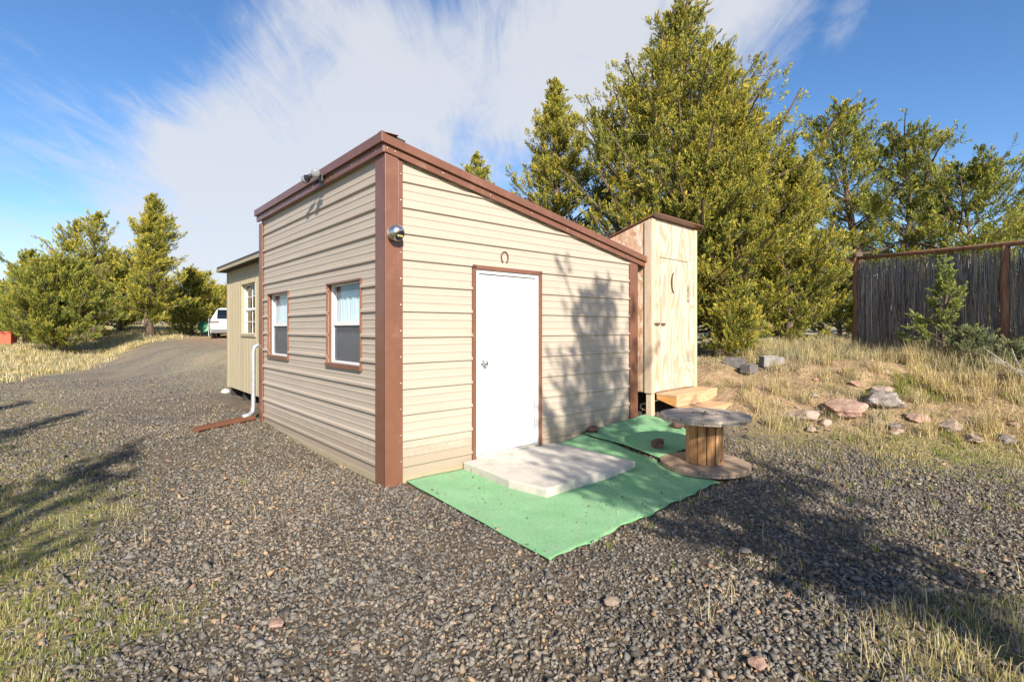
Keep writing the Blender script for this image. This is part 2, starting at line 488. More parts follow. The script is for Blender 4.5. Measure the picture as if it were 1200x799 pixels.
def grass_mask(x, y):
    """lawn-ish short grass at left foreground and right foreground"""
    x = np.asarray(x, float); y = np.asarray(y, float)
    n = (fbm(x, y, 1.1, 21)-0.5)
    edge = np.where(y < 4, -1.85 - 0.46*(y-2.17), -2.6 - 0.98*(y-4))
    L = sst(-0.35, 0.45, edge - x + n*1.6)
    L = L*(1-0.72*sst(4.2, 5.4, y))*np.where(y > 9, 1-0.6*sst(9, 13, y), 1.0)
    R1 = sst(3.6, 5.0, x + 0.8*n*2 + 0.35*(y-5.5))*sst(4.6, 5.8, y + n*2 + 0.12*(x-4))
    R1 = R1*(1-0.85*bank_mask(x, y))
    R2 = sst(1.3, 2.3, x + n*2)*(1-sst(2.45, 3.0, y + n))
    return np.clip(np.maximum(np.maximum(L, R1), R2*0.8), 0, 1)
def bank_mask(x, y):
    x = np.asarray(x, float); y = np.asarray(y, float)
    t, s = uv(x, y)
    d = (x-2)*0.447 + (y-7.9)*0.894
    return sst(-0.5, 0.4, d + (fbm(x, y, 0.8, 31)-0.5)*1.0)*sst(0.5, 3.0, t)*sst(5, 6, y)
def verge_mask(x, y):
    x = np.asarray(x, float); y = np.asarray(y, float)
    e = -13.6 - 0.34*np.clip(y-15, 0, 40)
    n = (fbm(x, y, 0.5, 41)-0.5)*2
    v = sst(-0.4, 0.5, e - x + n)
    far = sst(33, 37, y + n)
    back = sst(15, 18, y + n)*sst(-8, -4, x)
    return np.clip(np.maximum(np.maximum(v, far), back), 0, 1)*sst(3, 5, y+0*x) + 0

# ------------------------------------------------------------------ ground
def axis_coords(lo, hi, step, far, grow=1.13):
    c = list(np.arange(lo, hi+1e-6, step))
    s = step; a = c[-1]
    while a < far: s *= grow; a += s; c.append(a)
    s = step; a = c[0]; pre = []
    while a > -far: s *= grow; a -= s; pre.append(a)
    return np.array(pre[::-1] + c)
gx = axis_coords(-8, 10, 0.09, 600); gy = axis_coords(1, 13, 0.09, 600)
GX, GY = np.meshgrid(gx, gy)
GZ = terrain(GX, GY)
nx, ny = len(gx), len(gy)
verts = np.stack([GX.ravel(), GY.ravel(), GZ.ravel()], 1)
ii = (np.arange(ny-1)[:, None]*nx + np.arange(nx-1)[None, :]).ravel()
tris = np.concatenate([np.stack([ii, ii+1, ii+nx+1], 1), np.stack([ii, ii+nx+1, ii+nx], 1)])
gm = grass_mask(GX, GY).ravel(); bk = bank_mask(GX, GY).ravel(); vm = verge_mask(GX, GY).ravel()

def m_ground():
    t = NT('gravel_and_dirt_ground')
    P = t.n('ShaderNodeNewGeometry').outputs['Position']
    def attr(n):
        a = t.n('ShaderNodeAttribute'); a.attribute_name = n; return a.outputs['Fac']
    def vor(scale, feat='F1'):
        v = t.n('ShaderNodeTexVoronoi'); v.inputs['Scale'].default_value = scale; v.feature = feat
        t.l(P, v.inputs['Vector']); return v
    v1 = vor(26.0)
    sp = t.n('ShaderNodeSeparateColor'); t.l(v1.outputs['Color'], sp.inputs[0])
    cell = t.ramp(sp.outputs[0], [(0.0,(0.09,0.088,0.085)),(0.25,(0.19,0.18,0.17)),(0.5,(0.26,0.24,0.22)),(0.65,(0.17,0.145,0.12)),(0.8,(0.33,0.27,0.20)),(0.92,(0.26,0.18,0.125)),(1,(0.44,0.40,0.36))])
    shade = t.ramp(v1.outputs['Distance'], [(0.25, 1.0), (0.62, 0.45)])
    cell = t.mix(1.0, cell, shade, 'MULTIPLY')
    big = t.noise(P, 0.55, 6, 0.65)
    gravel = t.mix(t.ramp(big, [(0.38, 0.1), (0.62, 0.7)]), cell, (0.27,0.215,0.145))
    # faint tyre-worn pale streaks
    big2 = t.noise(P, 0.16, 4, 0.6)
    gravel = t.mix(t.ramp(big2, [(0.45, 0.0), (0.62, 0.5)]), gravel, (0.22,0.215,0.125))
    gravel = t.mix(t.math('MULTIPLY', attr('loose'), 0.85), gravel, t.mix(1.0, gravel, (0.56,0.51,0.45), 'MULTIPLY'))  # dark fines near the camera, with shade between the stones painted into the colour
    red = t.ramp(t.noise(P, 0.9, 5, 0.6), [(0.60, 0.0), (0.70, 0.45)])
    gravel = t.mix(red, gravel, (0.30,0.17,0.11))
    dn = t.noise(P, 7, 8, 0.75)
    dirt = t.ramp(dn, [(0.3,(0.16,0.10,0.06)),(0.5,(0.31,0.205,0.12)),(0.7,(0.44,0.32,0.20))])
    gn = t.noise(P, 14, 8, 0.8)
    thatch = t.ramp(gn, [(0.28,(0.10,0.085,0.035)),(0.45,(0.22,0.21,0.065)),(0.6,(0.34,0.28,0.12)),(0.75,(0.46,0.38,0.20))])
    straw = t.ramp(gn, [(0.28,(0.16,0.12,0.06)),(0.5,(0.38,0.30,0.17)),(0.75,(0.55,0.46,0.30))])
    c = t.mix(attr('bank'), gravel, dirt)
    c = t.mix(t.math('MULTIPLY', attr('grass'), 0.85), c, thatch)
    c = t.mix(attr('verge'), c, straw)
    t.col(c); t.rough(0.95); t.b.inputs['Specular IOR Level'].default_value = 0.2
    h = t.math('ADD', t.math('MULTIPLY', v1.outputs['Distance'], -0.6), t.math('MULTIPLY', gn, 0.6))
    t.bump(h, 0.9, 0.03)
    return t.m
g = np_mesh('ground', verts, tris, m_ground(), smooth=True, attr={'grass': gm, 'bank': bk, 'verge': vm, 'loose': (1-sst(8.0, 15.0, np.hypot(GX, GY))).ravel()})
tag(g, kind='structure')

# ------------------------------------------------------------------ crushed stone lying on the ground
def hull_template(seed, flat=0.55):
    r = random.Random(seed)
    bm = bmesh.new()
    for i in range(9):
        v = Vector((r.gauss(0,1), r.gauss(0,1), r.gauss(0,1))).normalized()
        k = r.uniform(0.8, 1.05)
        bm.verts.new((v.x*k, v.y*k*r.uniform(0.6,0.9), v.z*k*flat))
    res = bmesh.ops.convex_hull(bm, input=bm.verts)
    bmesh.ops.delete(bm, geom=[e for e in res['geom_interior'] if isinstance(e, bmesh.types.BMVert)], context='VERTS')
    loose = [v for v in bm.verts if not v.link_faces]
    bmesh.ops.delete(bm, geom=loose, context='VERTS')
    bmesh.ops.triangulate(bm, faces=bm.faces)
    bm.verts.ensure_lookup_table(); bm.verts.index_update()
    vs = np.array([v.co[:] for v in bm.verts]); fs = np.array([[v.index for v in f.verts] for f in bm.faces])
    bm.free()
    return vs, fs
TEMPL = [hull_template(s) for s in range(12)]

def rot_mats(n, tilt=0.6, R=rng):
    a = R.uniform(0, 2*PI, n); b = R.normal(0, tilt, n); c = R.normal(0, tilt, n)
    ca, sa, cb, sb, cc, s_c = np.cos(a), np.sin(a), np.cos(b), np.sin(b), np.cos(c), np.sin(c)
    z = np.zeros(n); o = np.ones(n)
    Rz = np.stack([ca,-sa,z, sa,ca,z, z,z,o], 1).reshape(n,3,3)
    Rx = np.stack([o,z,z, z,cb,-sb, z,sb,cb], 1).reshape(n,3,3)
    Ry = np.stack([cc,z,s_c, z,o,z, -s_c,z,cc], 1).reshape(n,3,3)
    return Rz @ Rx @ Ry

def keep_out(x, y, m=0.0):
    t, s = uv(x, y)
    shed = (t > -0.02-m) & (t < 4.0+m) & (s > -0.01-m)
    shed = shed & (s < 8.2)
    slab = (t > 0.86-m) & (t < 2.24+m) & (s < 0) & (s > -1.27-m)
    carp = (t > 0.14-m) & (t < 2.46+m+(s+2.02)*0.17) & (s < 0.05) & (s > -2.08-m)
    carp2 = (t >= 2.75) & (t < 4.1+m) & (s < 0.05) & (s > -1.25-m)
    spool = np.hypot(x-2.05, y-5.45) < 0.46
    return shed | slab | carp | carp2 | spool

def scatter_fan(dens, d0, d1, k=1.06, marg=0.6):
    area = (d1-d0)*(k*(d0+d1)+2*marg)
    n = int(area*dens)
    y = rng.uniform(d0, d1, int(n*1.0)); w = k*y+marg
    wmax = k*d1+marg
    x = rng.uniform(-wmax, wmax, len(y)*2); y = rng.uniform(d0, d1, len(x))
    ok = np.abs(x) < k*y+marg
    x, y = x[ok], y[ok]
    cnt = min(len(x), n)
    return x[:cnt], y[:cnt]

SPX, SPY = 2.05, 5.45
SV, SF = [], []; off = 0
for (d0, d1, dens, rmean) in ((0.9, 3.2, 3300, 0.0158), (3.2, 5.5, 2500, 0.0150), (5.5, 8.5, 1300, 0.0155), (8.5, 14.0, 380, 0.018)):
    x, y = scatter_fan(dens, d0, d1)
    gmk = grass_mask(x, y); bkk = bank_mask(x, y); vmk = verge_mask(x, y)
    pr = (1-0.72*gmk)*(1-0.93*bkk)*(1-0.9*vmk)
    pr *= 0.75 + 0.25*(fbm(x, y, 0.5, 77) > 0.42)
    tt_, ss_ = uv(x, y)
    onc = (tt_ > 0.15) & (tt_ < 2.3) & (ss_ < -0.03) & (ss_ > -2.05) & ~((tt_ > 0.8) & (tt_ < 2.3) & (ss_ > -1.32)) & (np.hypot(x-SPX, y-SPY) > 0.5)
    onc &= rng.uniform(0, 1, len(x)) < 0.012*np.exp(-(2.05+ss_)*1.2)+0.0025
    ok = ((rng.uniform(0, 1, len(x)) < pr) & ~keep_out(x, y)) | onc
    x, y = x[ok], y[ok]; onc = onc[ok]
    n = len(x)
    r = rmean*np.exp(rng.normal(0, 0.38, n))*0.95
    r = np.clip(r, 0.006, 0.042)
    r = np.where(onc, r*0.6, r)
    z = terrain(x, y) + r*rng.uniform(-0.05, 0.45, n) + onc*0.026
    Rm = rot_mats(n)
    ti = rng.integers(0, len(TEMPL), n)
    for k, (tv, tf) in enumerate(TEMPL):
        idx = np.where(ti == k)[0]
        if len(idx) == 0: continue
        P = np.einsum('nij,vj->nvi', Rm[idx], tv)*r[idx, None, None]
        P[:, :, 0] += x[idx, None]; P[:, :, 1] += y[idx, None]; P[:, :, 2] += z[idx, None]
        m = len(idx); nv = len(tv)
        SV.append(P.reshape(-1, 3))
        SF.append((tf[None] + (np.arange(m)*nv)[:, None, None]).reshape(-1, 3) + off)
        off += m*nv
g = np_mesh('gravel', np.concatenate(SV), np.concatenate(SF), M['stones'])
tag(g, kind='stuff'); g['label'] = 'loose dark crushed stone covering the yard'; g['category'] = 'gravel'

# ------------------------------------------------------------------ grass
def blades(x, y, z, h, w, lean, R=rng):
    n = len(x)
    a = R.uniform(0, 2*PI, n); la = R.uniform(0, 2*PI, n)
    dx, dy = np.cos(a)*w/2, np.sin(a)*w/2
    lx, ly = np.cos(la)*lean*h, np.sin(la)*lean*h
    b = np.stack([x, y, z-0.01], 1)
    m = np.stack([x+lx*0.35, y+ly*0.35, z+h*0.6], 1)
    tip = np.stack([x+lx, y+ly, z+h*np.sqrt(np.clip(1-(lean*0.8)**2, 0.15, 1))], 1)
    D = np.stack([dx, dy, np.zeros(n)], 1)
    V_ = np.stack([b-D, b+D, m+D*0.8, m-D*0.8, tip], 1).reshape(-1, 3)
    o = (np.arange(n)*5)[:, None]
    F = np.concatenate([o+np.array([0,1,2]), o+np.array([0,2,3]), o+np.array([3,2,4])])
    return V_, F
def tufts(cx, cy, per, h, spread, w, lean, zf=terrain):
    n = len(cx)
    k = np.maximum(rng.poisson(per, n), 3)
    X = np.repeat(cx, k); Y = np.repeat(cy, k); H = np.repeat(h, k)*rng.uniform(0.45, 1.1, k.sum())
    sp = np.repeat(spread, k) if hasattr(spread, '__len__') else spread
    ox = rng.normal(0, 1, len(X))*sp; oy = rng.normal(0, 1, len(X))*sp
    X = X+ox; Y = Y+oy
    return blades(X, Y, zf(X, Y), H, w*rng.uniform(0.6, 1.3, len(X)), np.abs(rng.normal(0, lean, len(X)))+0.05)
def merge(L):
    Vs, Fs, o = [], [], 0
    for v, f in L:
        Vs.append(v); Fs.append(f+o); o += len(v)
    return np.concatenate(Vs), np.concatenate(Fs)

GREEN, DRY = [], []
# short grass in the left and right foreground
for (d0, d1, dens) in ((1.0, 3.5, 900), (3.5, 6.5, 420), (6.5, 12, 130)):
    x, y = scatter_fan(dens, d0, d1)
    p = grass_mask(x, y)
    ok = (rng.uniform(0,1,len(x)) < p*(0.25+0.9*(fbm(x,y,2.5,55)>0.45))) & ~keep_out(x, y, 0.03)
    x, y = x[ok], y[ok]
    s = rng.uniform(0,1,len(x)) < 0.55
    h = rng.uniform(0.02, 0.065, len(x))
    GREEN.append(tufts(x[s], y[s], 6, h[s], 0.018, 0.0035, 0.5))
    h = rng.uniform(0.02, 0.075, len(x))
    DRY.append(tufts(x[~s], y[~s], 5, h[~s], 0.025, 0.0032, 0.8))
# sparse weeds coming up through the gravel
x, y = scatter_fan(22, 1.2, 7)
wgt = 0.08 + 0.92*sst(0.3, 2.4, x + 0.2*(3-y))
ok = (rng.uniform(0,1,len(x)) < wgt*0.8) & ~keep_out(x, y, 0.05)
x, y = x[ok], y[ok]; s = rng.uniform(0,1,len(x)) < 0.45
GREEN.append(tufts(x[s], y[s], 14, rng.uniform(0.03,0.09,s.sum()), 0.025, 0.004, 0.5))
DRY.append(tufts(x[~s], y[~s], 9, rng.uniform(0.05,0.2,(~s).sum()), 0.03, 0.003, 0.5))
# bottom right corner straw
x = rng.uniform(1.3, 4.2, 1100); y = rng.uniform(1.4, 3.0, 1100)
ok = rng.uniform(0,1,1100) < grass_mask(x,y)
DRY.append(tufts(x[ok], y[ok], 9, rng.uniform(0.05,0.17,ok.sum()), 0.04, 0.0035, 0.6))
# weeds at carpet and slab edge, and along the cabin foot
ex = np.array([W(2.1,-1.3)[:2], W(2.28,-0.9)[:2], W(1.6,-1.3)[:2], W(1.0,-2.2)[:2], W(1.9,-2.16)[:2], W(2.05,-2.2)[:2], W(1.5,-2.2)[:2], W(0.5,-2.25)[:2]])
GREEN.append(tufts(ex[:,0], ex[:,1], 14, np.full(len(ex),0.07), 0.03, 0.004, 0.5))
DRY.append(tufts(ex[3:,0], ex[3:,1], 6, np.full(len(ex)-3,0.2), 0.04, 0.003, 0.4))
# bank: tufted dry and green grass
n = 11000
x = rng.uniform(1.5, 16, n); y = rng.uniform(5.0, 17, n)
bm_ = bank_mask(x, y)
clump = fbm(x, y, 1.3, 61)
d = (x-2)*0.447 + (y-7.9)*0.894
ang = x/y
ok = (rng.uniform(0,1,n) < bm_*np.clip((clump-0.50)*10, 0.05, 1)) & (ang > 0.37) & ~keep_out(x, y, 0.2)
ok &= ~((ang < 0.50) & (d < 2.2) & (rng.uniform(0,1,n) < 0.88))
x, y, d = x[ok], y[ok], d[ok]
zone = fbm(x, y, 0.9, 64)
s = rng.uniform(0,1,len(x)) < np.clip((zone-0.42)*5, 0.1, 0.9)*(1-0.35*sst(1.5,3,d))
GREEN.append(tufts(x[s], y[s], 26, 0.05+0.11*zone[s]*rng.uniform(0.6,1.4,s.sum()), 0.045, 0.006, 0.75))
DRY.append(tufts(x[~s], y[~s], 24, 0.04+0.12*(1-zone[~s])*rng.uniform(0.5,1.8,(~s).sum()), 0.05, 0.006, 0.8))
m_ = 420
xb = rng.uniform(2.5, 13, m_); yb = rng.uniform(6.2, 14, m_)
okb = (rng.uniform(0,1,m_) < bank_mask(xb, yb)) & (xb/yb > 0.46)
DRY.append(tufts(xb[okb], yb[okb], 75, rng.uniform(0.14,0.34,okb.sum()), 0.05, 0.005, 0.55))
# short mat on the flat in front of the bank
n = 9000
x = rng.uniform(3.0, 11, n); y = rng.uniform(4.4, 9.5, n)
ok = (rng.uniform(0,1,n) < grass_mask(x,y)*(fbm(x,y,1.7,66)>0.38)) 
x, y = x[ok], y[ok]; s = rng.uniform(0,1,len(x)) < 0.4
GREEN.append(tufts(x[s], y[s], 12, rng.uniform(0.02,0.06,s.sum()), 0.05, 0.005, 0.7))
DRY.append(tufts(x[~s], y[~s], 14, rng.uniform(0.03,0.09,(~s).sum()), 0.06, 0.005, 0.9))
# tall feathery bunches in front of the screen fence
n = 260
tt = rng.uniform(-0.75, 1.25, n)
x = 7.39 + 0.59*tt + rng.normal(-0.75, 0.4, n); y = 11 - 2.72*tt + rng.normal(-0.3, 0.4, n)
x = np.concatenate([x, rng.uniform(5.2, 7.2, 130)]); y = np.concatenate([y, rng.uniform(10.2, 12.2, 130)])
DRY.append(tufts(x, y, 34, rng.uniform(0.2,0.48,len(x)), 0.05, 0.006, 0.38))
# verge left of the driveway
n = 14000
x = rng.uniform(-34, -12.5, n); y = rng.uniform(12, 46, n)
ok = (rng.uniform(0,1,n) < verge_mask(x,y)) & (x/y > -1.15)
x, y = x[ok], y[ok]; s = rng.uniform(0,1,len(x)) < 0.12
GREEN.append(tufts(x[s], y[s], 14, rng.uniform(0.1,0.25,s.sum()), 0.12, 0.02, 0.5))
DRY.append(tufts(x[~s], y[~s], 16, rng.uniform(0.08,0.26,(~s).sum()), 0.14, 0.018, 0.5))
v, f = merge(GREEN); g = np_mesh('green_grass', v, f, M['grass_green'])
tag(g, 'short green grass and weeds growing through gravel', 'grass', kind='stuff')
x = rng.uniform(0.1, 3.9, 260); s_c = -rng.uniform(0.02, 2.1, 260)
xy = np.array([W(a_, b_)[:2] for a_, b_ in zip(x, s_c)])
okc = ~((x > 2.4) & (s_c < -1.2))
nn = okc.sum()
DRY.append(blades(xy[okc,0], xy[okc,1], terrain(xy[okc,0], xy[okc,1])+0.032, np.full(nn, 0.035)*rng.uniform(0.4,1.6,nn), np.full(nn, 0.003), rng.uniform(1.0, 1.25, nn)))
v, f = merge(DRY); g = np_mesh('dry_grass', v, f, M['grass_dry'])
tag(g, 'dry straw coloured grass on the bank and verge', 'grass', kind='stuff')

# ------------------------------------------------------------------ junipers
def norm(a): return a/np.maximum(np.linalg.norm(a, axis=-1, keepdims=True), 1e-9)

def leaf_cloud(C, A, R, n, ll, lw, rs):
    """flame-shaped sprays: centres C (k,3), axes A, radii R -> triangles and how near the spray's tip each leaf is"""
    C = np.repeat(C, n, 0); A = np.repeat(A, n, 0); Rr = np.repeat(R, n)[:, None]
    m = len(C)
    q = rs.uniform(0, 1, (m, 1))**0.8                       # 0 at the spray's foot, 1 at its tip
    o = rs.normal(0, 1, (m, 3)); o = norm(o)*(rs.uniform(0, 1, (m, 1))**0.5)
    P = C + o*Rr*0.62*(1.05-0.85*q) + A*Rr*(q*2.1-0.65)
    d = norm(A*(0.5+0.9*q) + o*0.9*(1-0.6*q) + rs.normal(0, 0.28, (m, 3)) + np.array([0, 0, 0.2]))
    s = norm(np.cross(d, rs.normal(0, 1, (m, 3))))
    L = ll*rs.uniform(0.6, 1.3, (m, 1)); Wd = lw*rs.uniform(0.7, 1.25, (m, 1))
    V_ = np.stack([P - s*Wd*0.5, P + s*Wd*0.5, P + d*L*0.55 + s*Wd*0.5, P + d*L], 1).reshape(-1, 3)
    b = (np.arange(m)*4)[:, None]
    return V_, np.concatenate([b+np.array([0,1,2]), b+np.array([0,2,3])]), np.repeat(q[:, 0], 4)

def juniper(name, label, x, y, h, prof, seed, nb=120, tuft=0.15, nleaf=22, ll=0.085, lw=0.03, leaf='leaf_gold',
            group=None, cat='tree', skew=None, tops=None, rise=(0.15, 0.9), trunk_r=None, lift=0.04, twigs=5,
            dens=1.0, z0=None, bare=0.25, open_=0.0, crown_name='crown', dfun=None):
    rs = np.random.default_rng(seed)
    zb = tz(x, y) - 0.04 if z0 is None else z0
    root = empty(name, (x, y, zb), 0, label, cat, group)
    tr = trunk_r or 0.022*h + 0.02
    wob = rs.normal(0, 0.012*h, (9, 2)).cumsum(0)*0.6; wob[0] = 0
    stems = [(np.array([0.0, 0.0]), 1.0)]
    if tops:
        stems = [(np.array([a*math.cos(b), a*math.sin(b)]), c) for a, b, c in tops]
    mb = MB()
    paths = []
    for si, (off2, hh) in enumerate(stems):
        pts = []; rad = []
        for i in range(9):
            f = i/8
            p = np.array([wob[i,0] + off2[0]*min(1, f*1.6)**0.8, wob[i,1] + off2[1]*min(1, f*1.6)**0.8, f*h*hh*0.97])
            pts.append(p); rad.append(tr*(1-f)**0.8*(1 if si == 0 else 0.7) + 0.006)
        rad[0] *= 1.25
        mb.tube(pts, rad, 8)
        paths.append(np.array(pts))
    mb.build('trunk', M['bark'], root, smooth=True)
    lb = MB()
    Cs, As, Rs = [], [], []
    for i in range(nb):
        si = rs.integers(0, len(paths)); path = paths[si]; hh = stems[si][1]
        f = lift + (0.985-lift)*((i+rs.uniform())/nb)**0.85
        r = prof(f/1.0)
        # on secondary stems limit reach
        az = i*2.39996 + rs.normal(0, 0.5)
        L = r*rs.uniform(0.5, 1.15)
        if rs.uniform() < 0.12: L *= 1.22
        if skew is not None: L *= 1 + skew(f, az)
        if open_ and rs.uniform() < open_: L *= 0.45
        fi = f*8; a = min(int(fi), 7); st = path[a]*(1-(fi-a)) + path[a+1]*(fi-a)
        up = rise[0] + (rise[1]-rise[0])*f + rs.normal(0, 0.12)
        hdir = np.array([math.cos(az), math.sin(az), 0.0])
        L = max(L, 0.08)
        npt = 5; P = [st]
        for k in range(1, npt):
            q = k/(npt-1)
            p = st + hdir*L*q*math.cos(up*0.8) + np.array([0,0,1])*L*(q*math.sin(up) + 0.18*q*q) + rs.normal(0, 0.03*L, 3)
            P.append(p)
        P = np.array(P)
        lb.tube(P, [0.006*L+0.006+(0.010*L)*(1-k/(npt-1)) for k in range(npt)], 4, cap=False)
        # leafy tufts along the limb and its side twigs
        def at(q):
            g = q*(npt-1); a = min(int(g), npt-2); return P[a]*(1-(g-a)) + P[a+1]*(g-a)
        nt = max(2, int(dens*(3 + L/(tuft*1.1))))
        for q in rs.uniform(bare, 1.02, nt):
            Cs.append(at(min(q,1))+rs.normal(0, tuft*0.5, 3)); As.append(norm(hdir*0.5 + np.array([0,0,0.6]) + rs.normal(0,0.3,3)))
            Rs.append(tuft*rs.uniform(0.6, 1.25)*min(1.0, 0.4+(1-f)*2.4))
        for k in range(int(twigs)):
            q = rs.uniform(bare, 0.95)
            s0 = at(q); sd = rs.choice([-1, 1])*rs.uniform(0.4, 1.1)
            td = np.array([math.cos(az+sd), math.sin(az+sd), rs.uniform(-0.15, 0.75)]); td /= np.linalg.norm(td)
            tl = L*(0.42 - 0.22*q)*rs.uniform(0.6, 1.3) + tuft*0.6*min(1.0, (1-f)*3)
            if rs.uniform() < 0.5: lb.tube([s0, s0+td*tl*0.55, s0+td*tl], [0.008, 0.006, 0.004], 3, cap=False)
            m = max(1, int(dens*(1.3 + tl/(tuft*1.15))))
            for q2 in rs.uniform(0.25, 1.0, m):
                Cs.append(s0+td*tl*q2+rs.normal(0, tuft*0.35, 3)); As.append(norm(td*0.6 + np.array([0,0,0.6])+rs.normal(0,0.25,3)))
                Rs.append(tuft*rs.uniform(0.55, 1.1)*min(1.0, 0.4+(1-f)*2.4))
    for path in paths:      # leader tip
        for q in range(5):
            Cs.append(path[-1] + np.array([0,0,-q*tuft*0.9]) + rs.normal(0, 0.03, 3)); As.append(np.array([0,0,1.0])); Rs.append(tuft*(0.35+0.06*q))
    lb.build('limbs', M['bark'], root)
    Cs, As, Rs = np.array(Cs), np.array(As), np.array(Rs)
    if dfun is not None:
        kp = rs.uniform(0, 1, len(Cs)) < np.array([dfun(c[2]/h) for c in Cs]); Cs, As, Rs = Cs[kp], As[kp], Rs[kp]
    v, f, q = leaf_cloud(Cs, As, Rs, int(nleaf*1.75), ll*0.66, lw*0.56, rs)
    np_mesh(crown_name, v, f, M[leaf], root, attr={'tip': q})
    return root

def P_(*kv):
    fs = [a for a, b in kv]; rs_ = [b for a, b in kv]
    return lambda f: float(np.interp(f, fs, rs_))
def at_px(px, d): return (px-600)/600*d

GR = 'junipers standing behind the cabin'
juniper('juniper_tree', 'tallest golden juniper rising behind the outhouse, its tip at the top of the frame', at_px(797, 13.6), 13.6, 9.55,
        P_((0,2.4),(0.12,3.0),(0.3,2.9),(0.5,2.45),(0.65,1.95),(0.8,1.2),(0.92,0.5),(1,0.08)), 5, nb=400, tuft=0.135, nleaf=20, ll=0.085, lw=0.034,
        group=GR, tops=[(0.15,0.3,1.0),(0.15,2.0,0.99),(1.25,PI*0.95,0.76),(1.0,0.05,0.86),(1.6,0.2,0.68)], twigs=6, rise=(0.15,1.15))
juniper('juniper_tree', 'slender golden juniper between the cabin roof and the tallest juniper', at_px(652, 15), 15, 8.35,
        P_((0,1.6),(0.3,1.7),(0.55,1.3),(0.72,0.85),(0.85,0.45),(1,0.05)), 6, nb=210, tuft=0.13, nleaf=20, ll=0.085, lw=0.034, group=GR, open_=0.15, twigs=5)
juniper('juniper_tree', 'bushy shorter juniper right of the tallest one, beside the planter blocks', at_px(925, 12.6), 12.6, 4.9,
        P_((0,1.0),(0.2,1.45),(0.5,1.25),(0.75,0.8),(1,0.12)), 7, nb=140, tuft=0.12, nleaf=22, ll=0.075, lw=0.03, group=GR, twigs=5, rise=(0.3,1.1))
juniper('juniper_tree', 'bushy juniper filling the gap behind the outhouse door side', at_px(865, 12.4), 12.4, 6.3,
        P_((0,1.2),(0.2,1.5),(0.5,1.35),(0.75,0.9),(1,0.12)), 17, nb=140, tuft=0.125, nleaf=22, ll=0.075, lw=0.03, group=GR, twigs=5, rise=(0.25,1.1))
juniper('juniper_bush', 'low yellowish juniper bush in front of the tall juniper, behind the planter blocks', at_px(862, 11.2), 11.2, 1.15,
        P_((0,0.55),(0.3,0.75),(0.7,0.55),(1,0.1)), 8, nb=60, tuft=0.11, nleaf=24, ll=0.07, lw=0.026, cat='bush', rise=(0.3,1.0), twigs=3)
juniper('juniper_tree', 'tip of a distant juniper peeking over the sloping cabin roof', at_px(562, 22), 22, 8.4,
        P_((0,1.4),(0.4,1.3),(0.7,0.9),(0.85,0.6),(1,0.1)), 9, nb=90, tuft=0.17, nleaf=20, ll=0.11, lw=0.045, group=GR)
juniper('juniper_tree', 'wide open-limbed juniper behind the willow screen fence', at_px(1020, 17), 17, 7.9,
        P_((0,0.3),(0.25,0.8),(0.36,2.6),(0.5,2.7),(0.7,2.0),(0.85,1.3),(1,0.25)), 12, nb=170, tuft=0.2, nleaf=22, ll=0.11, lw=0.042, leaf='leaf_green',
        tops=[(0.7,PI*0.9,1.0),(1.6,0.2,0.92),(3.0,-0.1,0.74)], open_=0.2, twigs=6, rise=(0.1,0.8), lift=0.2, bare=0.35, dens=1.1)
juniper('juniper_tree', 'small distant juniper at the right edge above the screen fence', at_px(1192, 22), 22, 5.8,
        P_((0,1.2),(0.4,1.7),(0.7,1.2),(1,0.2)), 13, nb=70, tuft=0.2, nleaf=20, ll=0.12, lw=0.05, leaf='leaf_blue')
# thicket seen through gaps right of the big juniper
for k, (px, d, hh, lab) in enumerate(((985, 20, 3.0, 'dark juniper low behind the left post of the screen fence'),
                            (1075, 24, 4.0, 'far juniper behind the middle of the screen fence'),
                            (1150, 26, 4.3, 'far juniper behind the right bay of the screen fence'),
                            (930, 24, 4.5, 'far juniper hidden behind the bushy junipers'))):
    juniper('juniper_tree', lab, at_px(px, d), d, hh, P_((0,1.4),(0.4,1.9),(0.7,1.3),(1,0.2)), 40+k, nb=70, tuft=0.2, nleaf=20, ll=0.12, lw=0.05, leaf='leaf_green')
juniper('juniper_sapling', 'young bright green juniper sapling standing against the willow screen', at_px(1104, 8.75), 8.75, 1.82,
        P_((0,0.25),(0.12,0.80),(0.22,0.5),(0.4,0.32),(0.7,0.19),(1,0.04)), 14, nb=36, tuft=0.055, nleaf=24, ll=0.045, lw=0.014, leaf='leaf_blue', cat='sapling',
        rise=(0.05,0.9), trunk_r=0.022, twigs=4, bare=0.35)
juniper('juniper_seedling', 'tiny pale juniper seedling low beside the sapling by the fence', at_px(1138, 8.1), 8.1, 0.62,
        P_((0,0.22),(0.3,0.3),(0.7,0.2),(1,0.04)), 15, nb=34, tuft=0.06, nleaf=26, ll=0.04, lw=0.013, leaf='leaf_sage', cat='sapling',
        rise=(0.5,1.2), trunk_r=0.012, twigs=3)
juniper('sagebrush', 'grey green sagebrush at the foot of the right fence post', at_px(1190, 7.7), 7.7, 0.34,
        P_((0,0.15),(0.5,0.24),(1,0.12)), 16, nb=22, tuft=0.06, nleaf=22, ll=0.04, lw=0.01, leaf='leaf_sage', cat='shrub',
        rise=(0.4,1.1), trunk_r=0.012, twigs=3)
